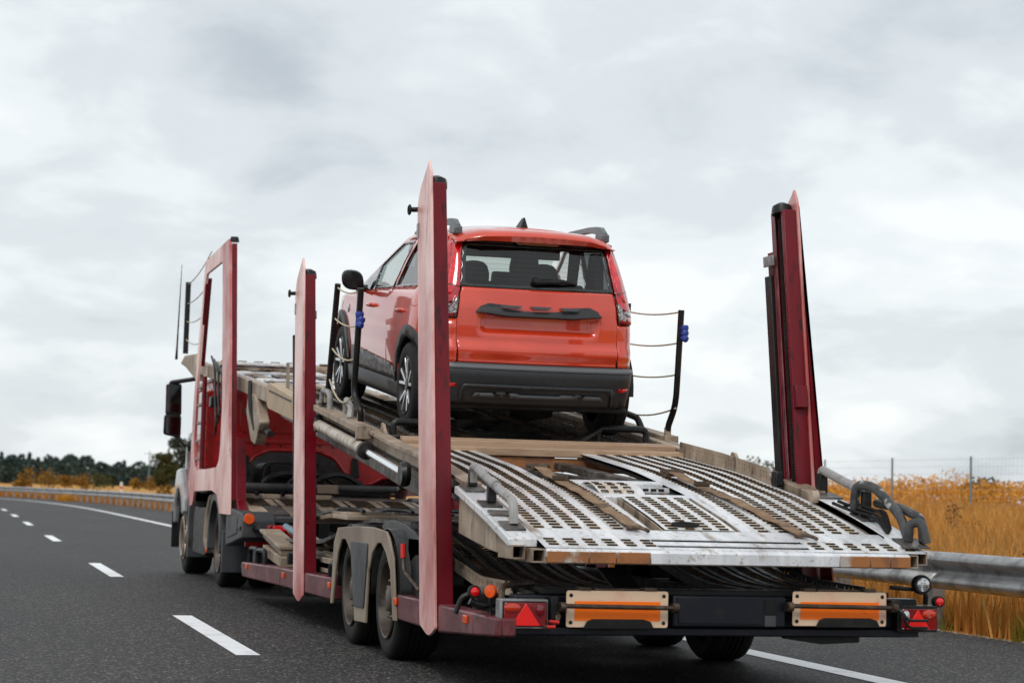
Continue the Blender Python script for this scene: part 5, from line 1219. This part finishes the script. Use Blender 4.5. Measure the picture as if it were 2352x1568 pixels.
def rear(u, z):
    s = 1 if u >= 0 else -1; u = abs(u); a = wf(z); y0 = yr(z)
    if u <= 1: return (s * u * a, y0 + .05 * u * u, z)
    t = min(1, u - 1); an = t * math.pi / 2; xc = side(yc(z), z)
    return (s * (a + (xc - a) * math.sin(an)), y0 + .05 + RYC * (1 - math.cos(an)), z)
def push(fn, d):
    """offset a surface outwards (rear/side)"""
    def f(u, z):
        p = Vector(fn(u, z)); q = Vector(fn(u + .01, z)) - p; r_ = Vector(fn(u, z + .01)) - p; n = q.cross(r_)
        if n.length < 1e-9: return tuple(p)
        n.normalize(); c = Vector((p.x, p.y - .8, 0))
        if n.x * p.x + n.y * (p.y - .8) < 0: n = -n
        return tuple(p + n * d)
    return f
def mirror_u(poly): return [(-a, b) for a, b in reversed(poly)]
def rp(poly, fn, m_, nm, par=su, step=.05, solid=.012, holes=(), sm=True):
    mm = patch(poly, fn, step, holes)
    # make faces look outwards
    fs = []
    for f in mm.f:
        a, b, c = [Vector(mm.v[i]) for i in f[:3]]; n = (b - a).cross(c - a); ce = (a + b + c) / 3
        fs.append(f if n.x * ce.x + n.y * (ce.y - 1.0) + n.z * (ce.z - .7) >= 0 else tuple(reversed(f)))
    mm.f = fs
    return mm.build(nm, m_, par, smooth=sm, solid=solid, ang=50)
# --- tailgate with recessed number plate bay
def bay(u, z):
    x = u * wf(z); f = 1.
    for v_, lo, hi, s_ in ((x, -.385, .385, .075), (z, .795, .885, .045)):
        d = max(lo - v_, v_ - hi, 0) / s_; f *= max(0, 1 - d) ** 1 if d < 1 else 0
    f = f * f * (3 - 2 * f); p = rear(u, z); return (p[0], p[1] + .052 * f, p[2])
tg = rp([(-.985, .552), (.985, .552), (1.0, .70), (1.0, .86), (1.0, 1.04), (.985, 1.082), (-.985, 1.082), (-1.0, 1.04), (-1.0, .86), (-1.0, .70)], bay, CARP, 'tailgate', step=.022)
# handle strip above the plate bay
def hs(x, z, d): 
    return (x, yr(z) + .05 * (x / .6) ** 2 - d, z)
ol = [(-.475, .903), (-.44, .95), (-.38, .975), (.38, .975), (.44, .95), (.475, .903), (.40, .898), (.25, .880), (-.25, .880), (-.40, .898)]
hd = MB(); n_ = len(ol)
hd.add([hs(a, b, .001) for a, b in ol] + [hs(a * .985, .93 + (b - .93) * .80, .034 if b < .93 else .012) for a, b in ol], [tuple(range(n_, 2 * n_))] + [(i, (i + 1) % n_, n_ + (i + 1) % n_, n_ + i) for i in range(n_)])
hd.f = [tuple(reversed(f)) for f in hd.f]
hd = hd.build('tailgate_strip', PLAST, tg, bev=.004)
for xx in (-.22, .0, .22):
    MB().add([hs(xx - .085, .966, .016), hs(xx + .085, .966, .016), hs(xx + .055, .946, .028), hs(xx - .055, .946, .028)], [(0, 1, 2, 3)]).build('strip_facet', mat('strip_facet_plastic', (.055, .057, .064), .4), hd)
# --- rear window
wpoly = [(-.985, 1.094), (.985, 1.094), (.985, 1.30), (.97, 1.402), (-.97, 1.402), (-.985, 1.30)]
rw = rp(wpoly, rear, RGLASS, 'rear_window', step=.08, solid=0)
fr = rp([(-1.03, 1.083), (1.03, 1.083), (1.03, 1.395), (1.0, 1.408), (-1.0, 1.408), (-1.03, 1.395)], push(rear, -.004), GLOSSB, 'window_frame', rw, .05, .01, [[(-.95, 1.115), (.95, 1.115), (.945, 1.385), (-.945, 1.385)]])
for k in range(7):
    zz = 1.15 + k * .035; MB().grid(lambda u, d: tuple(Vector(rear(u, zz + d)) + Vector((0, .003, 0))), [-.93 + .155 * i for i in range(13)], (0, .0014)).build('heater_wire', BROWNP, rw)
# wiper
w0 = Vector(rear(-.06, 1.142)); w1 = Vector(rear(.50, 1.142))
wp = MB().tube([w0 + Vector((0, -.03, 0)), w0 * .35 + w1 * .65 + Vector((0, -.03, .010)), w1 + Vector((0, -.016, -.004))], .012, 8, rs=[.020, .017, .005]).build('rear_wiper', BLACKP, rw, smooth=True)
MB().lathe([(0, .045), (.018, .043), (.026, .03), (.028, 0)], w0, (0, -1, .3), 14).build('wiper_hub', BLACKP, wp, smooth=True)
# --- spoiler
sp = MB()
xs_ = [-.60, -.58, -.52, -.40, -.2, 0, .2, .40, .52, .58, .60]
sec = []
for x in xs_:
    t = abs(x) / .6; e_ = max(0, t - .7) / .3; zt_ = 1.512 - .030 * t * t - .055 * e_ * e_; ye = -.50 + .03 * t * t + .07 * e_
    zb_ = 1.425 - .006 * t * t + .0 * e_ - .018 * e_; yw = -.43
    sec.append([(x, -.22, zt_ + .012 - .004 * t), (x, ye + .06, zt_ - .006), (x, ye + .012, zt_ - .028), (x, ye, zt_ - .048), (x, ye + .02, zb_ - .005), (x, yw + .0, zb_ + .012 * (1 - e_)), (x, -.22, zb_ + .03)])
kk = 7; vs = [p for s_ in sec for p in s_]; fs = []
for i in range(len(sec) - 1):
    for j in range(kk): fs.append((i * kk + j, i * kk + (j + 1) % kk, (i + 1) * kk + (j + 1) % kk, (i + 1) * kk + j))
fs += [tuple(range(kk))[::-1], tuple(range((len(sec) - 1) * kk, len(sec) * kk))]
sp.add(vs, fs).build('roof_spoiler', CARP, su, smooth=True, bev=.008, ang=50)
MB().prism(rnd2([(-.15, 1.402), (.15, 1.402), (.17, 1.424), (-.17, 1.424)], .006), 'y', -.462, -.43).build('brake_light', TLDARK, su, bev=.003)
rp([(-.93, 1.402), (.93, 1.402), (.90, 1.44), (-.90, 1.44)], push(rear, -.006), GLOSSB, 'spoiler_underside', su, .1, .01)
# --- tail lamps wrapping round the corner
for s_ in (1, -1):
    pr_ = [(1.035, 1.405), (1.035, 1.10), (1.03, 1.06), (1.10, .985), (1.55, .948), (1.80, .945), (1.86, .975), (1.80, 1.10), (1.72, 1.25), (1.62, 1.405)]
    lw = [(1.03, 1.045), (1.03, .862), (1.80, .862), (1.84, .935), (1.55, .940), (1.10, .978)]
    if s_ < 0: pr_, lw = mirror_u(pr_), mirror_u(lw)
    tl = rp(pr_, push(rear, .010), TLRED, 'tail_lamp', step=.05, solid=.02)
    inn = [(1.10, 1.38), (1.10, 1.11), (1.28, 1.02), (1.42, 1.02), (1.40, 1.15), (1.34, 1.38)]
    if s_ < 0: inn = mirror_u(inn)
    rp(inn, push(rear, .0125), mat('tail_lamp_bright', (.80, .012, .020), .10, 0, (.55, .006, .016), (.4, .6), 12, (1, 1, 2.5), coat=1.0), 'lamp_core', tl, .06, .002)
    for zz in (1.075,):
        b_ = [(1.04, zz), (1.60, zz + .02), (1.60, zz + .027), (1.04, zz + .007)]; b_ = mirror_u(b_) if s_ < 0 else b_; rp(b_, push(rear, .0145), TLDARK, 'lamp_rib', tl, .08, .002)
    ll = rp(lw, push(rear, .008), TLDARK, 'lower_lamp', tl, .05, .02)
    cl_ = [(1.06, 1.02), (1.06, .90), (1.30, .885), (1.36, .905), (1.18, .95), (1.20, .975)]; cl2 = [(1.24, .945), (1.8, .912), (1.8, .934), (1.30, .962)]
    if s_ < 0: cl_, cl2 = mirror_u(cl_), mirror_u(cl2)
    rp(cl_, push(rear, .011), TLCLEAR, 'reversing_lens', tl, .05, .002); rp(cl2, push(rear, .011), TLCLEAR, 'reversing_lens', tl, .05, .002)
    lo = [(1.22, .925), (1.8, .905), (1.8, .868), (1.10, .868)]; lo = mirror_u(lo) if s_ < 0 else lo
    rp(lo, push(rear, .0105), TLRED, 'fog_lens', tl, .06, .002)
    # painted corner below the lamp
    co = [(1.012, .545), (1.99, .545), (1.99, .855), (1.012, .855)]; co = mirror_u(co) if s_ < 0 else co
    rp(co, rear, CARP, 'rear_corner', step=.05)
    # painted corner beside the lamp (pillar)
    co = [(1.0, 1.41), (1.64, 1.41), (1.74, 1.25), (1.82, 1.10), (1.88, .975), (1.84, .86), (1.99, .86), (1.99, 1.46), (1.0, 1.46)]; co = mirror_u(co) if s_ < 0 else co
    rp(co, rear, CARP, 'rear_pillar', step=.05)
# --- rear bumper
def bump(u, z): 
    p = push(rear, .012)(u, z); return p
bm = rp([(-1.99, .30), (-1.6, .265), (-1.0, .255), (1.0, .255), (1.6, .265), (1.99, .30), (1.99, .535), (1.0, .543), (-1.0, .543), (-1.99, .535)], bump, PLAST, 'rear_bumper', step=.05, solid=.02)
tr_ = [(-1.03, .27), (-1.02, .36), (-.94, .405), (.94, .405), (1.02, .36), (1.03, .27), (.97, .27), (.95, .35), (.90, .378), (-.90, .378), (-.95, .35), (-.97, .27)]
rp(tr_, push(rear, .030), PLAST, 'bumper_moulding', bm, .05, .018)
rp([(-.86, .315), (-.80, .345), (-.30, .35), (-.25, .34), (.25, .34), (.30, .35), (.80, .345), (.86, .315)], push(rear, .034), mat('mid_grey_plastic', (.085, .088, .094), .5), 'skid_trim', bm, .06, .02)
for s_ in (1, -1):
    q = [(1.08, .375), (1.45, .385), (1.45, .405), (1.08, .400)]; q = mirror_u(q) if s_ < 0 else q
    rp(q, push(rear, .016), REDLAMP, 'bumper_reflector', bm, .05, .004)
rp([(-1.9, .505), (1.9, .505), (1.9, .534), (-1.9, .534)], push(rear, .016), PLASTG, 'bumper_edge', bm, .06, .006)
# --- sides
def arc(y0, r, a0, a1, n=14): return [(y0 + math.cos(R(a0 + (a1 - a0) * k / n)) * r, WR + math.sin(R(a0 + (a1 - a0) * k / n)) * r) for k in range(n + 1)]
AR = .375
beltz = lambda y: lerp(y, (-.45, -.2, .8, 2.1), (1.075, 1.065, 1.02, .975))
for s_ in (-1, 1):
    SM = lambda d: (lambda y, z: (s_ * (side(y, z) + d), y, z))
    yb = lambda z: yc(z) + .004
    low = [(yb(.545), .545)] + [p for p in arc(0, AR, 150, 30)] + [(.36, .34), (WB - .38, .34)] + arc(WB, AR, 150, 40) + [(3.25, .56), (3.35, .72), (3.25, .86), (2.6, .915), (2.2, .955), (2.1, beltz(2.1)), (1.45, beltz(1.45)), (.8, beltz(.8)), (-.2, beltz(-.2)), (yb(1.08), 1.08)]
    sd_ = rp(low, SM(0), CARP, 'side_panel', step=.055)
    up = [(yb(1.085), 1.083), (-.2, beltz(-.2) + .008), (.8, beltz(.8) + .008), (2.1, .985), (1.55, 1.20), (1.02, 1.41), (.8, 1.455), (-.1, 1.475), (yb(1.46), 1.46)]
    wq = [(-.40, 1.10), (-.24, 1.09), (-.24, 1.38), (-.34, 1.37)]
    wr_ = [(-.19, 1.085), (.68, 1.045), (.62, 1.25), (.56, 1.385), (-.19, 1.392)]
    wfr = [(.80, 1.04), (1.47, 1.01), (1.95, .998), (1.50, 1.185), (1.04, 1.365), (.69, 1.383), (.74, 1.22)]
    rp(up, SM(0), CARP, 'window_pillars', step=.05, holes=[wq, wr_, wfr])
    for wpl, nm in ((wq, 'quarter_window'), (wr_, 'rear_door_window'), (wfr, 'front_door_window')):
        gg = rp(wpl, SM(-.012), SGLASS if nm == 'front_door_window' else PGLASS, nm, step=.1, solid=0)
        c = sum((Vector(p) for p in wpl), Vector((0, 0))) / len(wpl); big = [tuple(c + (Vector(p) - c) * 1.0 + (Vector(p) - c).normalized() * .022) for p in wpl]
        rp(big, SM(.004), GLOSSB, 'window_seal', gg, .08, .012, [wpl])
    rp([(1.44, .99), (2.06, .978), (1.97, 1.02), (1.46, 1.19)], SM(.0065), GLOSSB, 'sail_panel', step=.08, solid=.01)
    # wheel arch cladding
    for yw, a0, a1 in ((0, 168, 8), (WB, 172, 6)):
        pl = arc(yw, AR + .075, a0, a1, 18) + arc(yw, AR - .012, a1, a0, 18)
        ca = rp(pl, SM(.008 if yw == 0 else .016), PLAST, 'arch_cladding', step=.05, solid=.035)
    # rear bumper side piece
    rp([(yb(.5), .30), (-.40, .31), (-.375, .42), (-.43, .56), (yb(.53), .535)], SM(.014), PLAST, 'bumper_side', step=.06, solid=.02)
    # sill and door cladding
    rp([(.33, .20), (WB - .35, .20), (WB - .37, .335), (.37, .335)], SM(.016), PLAST, 'sill_cladding', step=.08, solid=.03)
    rp([(.42, .345), (2.22, .345), (2.16, .505), (1.9, .50), (.62, .455), (.48, .43)], SM(.012), mat('patterned_door_trim', (.26, .26, .265), .45, .4, (.10, .10, .105), (.47, .50), 6, (1, 2.5, 4)), 'door_trim', step=.06, solid=.008)
    # door gaps and handles
    for pts in ([(.76, .36), (.77, .6), (.78, 1.02)], [(1.98, .36), (2.0, .7), (2.02, .97)], [(-.14, 1.07), (-.12, .82), (.22, .66), (.38, .46)]):
        MB().tube(rnd([SM(.001)(*p) for p in pts], .1), .0045, 5).build('door_gap', RUBBER, sd_)
    for yh in (.30, 1.42):
        MB().tube(rnd([SM(-.005)(yh - .09, .868), SM(.03)(yh - .07, .872), SM(.03)(yh + .07, .862), SM(-.005)(yh + .09, .858)], .03), .014, 8).build('door_handle', CARP, sd_, smooth=True)
    MB().lathe([(0, .012), (.03, .01), (.04, 0)], SM(.0)(2.42, .80), (s_, 0, 0), 12).build('side_repeater', CLEAR, sd_, smooth=True)
    # mirror
    mm = MB(); c = Vector((s_ * .915, 1.84, 1.045))
    mm.lathe([(0.001, -.105), (.07, -.09), (.105, -.04), (.115, .01), (.10, .05), (.085, .058), (.001, .055)], (0, 0, 0), (0, -1, 0), 20)
    mm.v = [(c.x + math.copysign(abs(p[0] / .115) ** .75 * .092, p[0]) + s_ * .014 * p[2] / .1, c.y + p[1] * .8, c.z + math.copysign(abs(p[2] / .115) ** .75 * (.088 if p[2] > 0 else .078), p[2])) for p in mm.v]
    mi = mm.build('door_mirror', BLACKP, su, smooth=True)
    MB().tube([(s_ * .77, 1.83, .985), (s_ * .88, 1.84, .985)], .03, 8).build('mirror_stalk', BLACKP, mi, smooth=True)
    # roof rail
    pts = [(s_ * .56, y, z) for y, z in ((1.12, 1.455), (.98, 1.478), (.6, 1.52), (.1, 1.555), (-.10, 1.56), (-.20, 1.555), (-.30, 1.515))]
    ra = MB()
    vs = []; fs = []
    for (x, y, z), h, wd in zip(pts, (.012, .022, .03, .034, .042, .05, .012), (.03, .04, .042, .044, .055, .062, .05)):
        vs += [(x - wd / 2, y, z - h), (x + wd / 2, y, z - h), (x + wd / 2 * .7, y, z + .012), (x - wd / 2 * .7, y, z + .012)]
    for i in range(len(pts) - 1):
        a, b = i * 4, i * 4 + 4
        fs += [(a + j, a + (j + 1) % 4, b + (j + 1) % 4, b + j) for j in range(4)]
    fs += [(3, 2, 1, 0), tuple(range(len(pts) * 4 - 4, len(pts) * 4))]
    ra = ra.add(vs, fs).build('roof_rail', PLASTG, su, bev=.006)
    for y, z in ((.95, 1.45), (-.22, 1.505)): MB().box(s_ * .56 - .03, s_ * .56 + .03, y - .10, y + .08, z - .05, z + .012).build('rail_foot', PLASTG if y < 0 else PLAST, ra, bev=.012)
# --- roof, windscreen, bonnet, front
def roofz(x, y): return slerp(y, (-.45, -.2, .3, .8, 1.1, 1.3), (1.505, 1.53, 1.545, 1.525, 1.47, 1.405), .1) - .055 * (x / .6) ** 2 * (1 + .35 * (abs(x) / .6) ** 4)
rp([(-.57, -.235), (.57, -.235), (.585, .3), (.59, .8), (.59, 1.08), (-.59, 1.08), (-.59, .8), (-.585, .3)], lambda x, y: (x, y, roofz(x, y)), CARP, 'roof', step=.08, solid=.02)
rp([(-.57, -.235), (-.64, -.235), (-.66, .3), (-.66, .9), (-.62, 1.10), (-.59, 1.08), (-.59, .8), (-.585, .3)], lambda x, y: (x, y, roofz(x, y)), CARP, 'roof_side', step=.08, solid=.02)
rp([(.57, -.235), (.64, -.235), (.66, .3), (.66, .9), (.62, 1.10), (.59, 1.08), (.59, .8), (.585, .3)], lambda x, y: (x, y, roofz(x, y)), CARP, 'roof_side', step=.08, solid=.02)
MB().grid(lambda x, t: (x * (1 + .25 * t), 1.10 + t * 1.05 + .10 * (1 - (x / .62) ** 2), 1.42 - .445 * t), [-.62 + .124 * i for i in range(11)], [i / 6 for i in range(7)]).build('windscreen', WGLASS, su, smooth=True)
rp([(-.76, 2.12), (.76, 2.12), (.70, 3.05), (.55, 3.28), (-.55, 3.28), (-.70, 3.05)], lambda x, y: (x, y, .985 - .06 * (y - 2.1) - .10 * max(0, y - 2.7) ** 2 - .05 * (x / .76) ** 2), CARP, 'bonnet', step=.1, solid=.02)
MB().prism([(3.24, .25), (3.30, .30), (3.36, .55), (3.34, .80), (3.24, .90), (3.1, .90), (3.1, .25)], 'x', -.66, .66).build('front_bumper', PLAST, su, bev=.05)
# shark fin
q = Vector((.0, -.02, roofz(0, 0) - .01))
MB().add([q + Vector(v_) for v_ in ((-.028, .13, 0), (.028, .13, 0), (.03, -.06, 0), (-.03, -.06, 0), (.006, -.035, .085), (-.006, -.035, .085), (.008, .02, .075), (-.008, .02, .075))], [(0, 3, 2, 1), (3, 5, 4, 2), (2, 4, 6, 1), (0, 7, 5, 3), (4, 5, 7, 6), (1, 6, 7, 0)]).build('shark_fin_antenna', BLACKP, su, bev=.006)
# --- floor and interior
MB().box(-.72, .72, -.55, 3.1, .21, .25).build('underbody', BLACKP, su, bev=.01)
MB().box(-.74, .74, -.50, .55, .60, .63).build('boot_floor', INTER, su)
for s_ in (-1, 1): MB().box(*sorted((s_ * .70, s_ * .74)), -.46, 2.0, .3, 1.02).build('interior_trim', INTER, su)
def seat(x, y, wd, zb, zt, head):
    s_ = MB().prism(rnd2([(y - .02, .62), (y + .10, .62), (y + .02, zt), (y - .07, zt)], .03), 'x', x - wd / 2, x + wd / 2).build('seat_back', INTER, su, bev=.04)
    MB().prism(rnd2([(y - .06, .40), (y + .50, .40), (y + .50, .56), (y - .02, .60)], .04), 'x', x - wd / 2, x + wd / 2).build('seat_cushion', INTER, su, bev=.04)
    for hx in head:
        MB().prism(rnd2([(hx - .13, zt - .02), (hx + .13, zt - .02), (hx + .10, zt + .17), (hx - .10, zt + .17)], .06), 'y', y - .09, y + .01).build('headrest', INTER, su, bev=.03)
seat(-.02, .42, 1.28, .4, 1.12, ())
seat(-.36, 1.22, .52, .4, 1.19, (-.36,)); seat(.36, 1.22, .52, .4, 1.19, (.36,))
MB().box(-.57, .57, -.36, 1.02, 1.375, 1.41).build('headliner', INTER, su, bev=.02)
MB().prism([(.98, 1.30), (1.22, 1.30), (1.10, 1.41), (.98, 1.41)], 'x', -.60, .60).build('sun_visors', INTER, su, bev=.01)
for s_ in (-1, 1):
    MB().prism(rnd2([(-.40, .62), (-.02, .62), (-.04, 1.05), (-.10, 1.37), (-.30, 1.37)], .03), 'x', *sorted((s_ * .50, s_ * .565))).build('pillar_trim', INTER, su, bev=.02)
    MB().prism(rnd2([(.60, .62), (.84, .62), (.78, 1.05), (.74, 1.39), (.52, 1.39), (.60, 1.05)], .02), 'x', *sorted((s_ * .60, s_ * .635))).build('pillar_trim', INTER, su, bev=.01)
for hx in (-.25, .30): MB().prism(rnd2([(hx - .13, 1.08), (hx + .13, 1.08), (hx + .10, 1.27), (hx - .10, 1.27)], .08), 'y', .34, .44).build('headrest', INTER, su, bev=.04)
MB().prism([(2.05, .60), (2.1, .95), (1.95, .98), (1.72, .90), (1.72, .60)], 'x', -.68, .68).build('dashboard', INTER, su, bev=.03)
MB().lathe([(.17, 0), (.185, .012), (.17, .024), (.158, .012)], (-.36, 1.66, .93), (0, -1, .5), 20, closed=True).build('steering_wheel', BLACKP, su, smooth=True)
MB().prism(rnd2([(-.10, 1.30), (.10, 1.30), (.10, 1.36), (-.10, 1.36)], .015), 'y', 1.30, 1.33).build('interior_mirror', BLACKP, su, bev=.008)
# --- wheels
def car_wheel(x, s_, y):
    o = (x, y, WR); d = (s_, 0, 0); r = WR
    ty = MB().lathe([(.215, -.02), (.222, -.002), (.25, .004), (r - .03, 0), (r - .008, -.016), (r, -.045), (r, -.09), (r - .008, -.094), (r - .008, -.102), (r, -.106), (r, -.16), (r - .01, -.19), (r - .04, -.205), (.22, -.20)], o, d, 40).build('wheel', CTYRE, su, smooth=True, ang=50)
    rm = MB().lathe([(.218, -.004), (.212, .002), (.205, -.008), (.195, -.05), (.19, -.12), (.05, -.12)], o, d, 36).build('rim_barrel', ALLOYD, ty, smooth=True)
    for k in range(5):
        for dd in (-.16, .16):
            a = k * 2 * math.pi / 5 + dd * .5 + .3; b = k * 2 * math.pi / 5 + dd * 1.6 + .3
            p0 = Vector((x - s_ * .022, y + math.cos(a) * .045, WR + math.sin(a) * .045)); p1 = Vector((x - s_ * .008, y + math.cos(b) * .205, WR + math.sin(b) * .205))
            MB().beam(p0, p1, .026, .022, (s_, 0, 0)).build('spoke', ALLOY, ty, bev=.004)
    MB().lathe([(.052, -.05), (.052, -.015), (.04, -.006), (0, -.005)], o, d, 16).build('hub_cap', ALLOYD, ty, smooth=True)
    # arch liner
    MB().grid(lambda a, t: (x - s_ * (.24 * t - .005), y + math.cos(a) * .37, WR + math.sin(a) * .37), [math.pi * k / 16 for k in range(17)], (0, 1)).build('arch_liner', BLACKP, su, smooth=True)
    MB().box(*sorted((x - s_ * .24, x - s_ * .25)), y - .36, y + .36, .28, .68).build('inner_arch', BLACKP, su)
for y in (0, WB):
    for s_ in (-1, 1): car_wheel(s_ * .825, s_, y)
MB().cyl((-.7, 0, .30), (.7, 0, .30), .04, 10).build('rear_axle', BLACKP, su, smooth=True)
MB().lathe([(0, .18), (.10, .16), (.13, 0), (.10, -.16), (0, -.18)], (.05, -.30, .24), (1, 0, 0), 14).build('silencer', BLACKP, su, smooth=True)
# strap over the rear right wheel
ws = empty('wheel_strap', P(1409, 1000, x=.80), 'teal and dark lashing strap hanging behind the rear right car wheel', 'strap')
MB().beam(P(1411, 930, x=.82), P(1409, 1000, x=.80), .05, .006, (0, 1, 0)).build('webbing', BLACKP, ws)
MB().beam(P(1411, 940, x=.818) + Vector((0, -.006, 0)), P(1410, 962, x=.81) + Vector((0, -.006, 0)), .045, .006, (0, 1, 0)).build('tensioner', TEAL, ws)
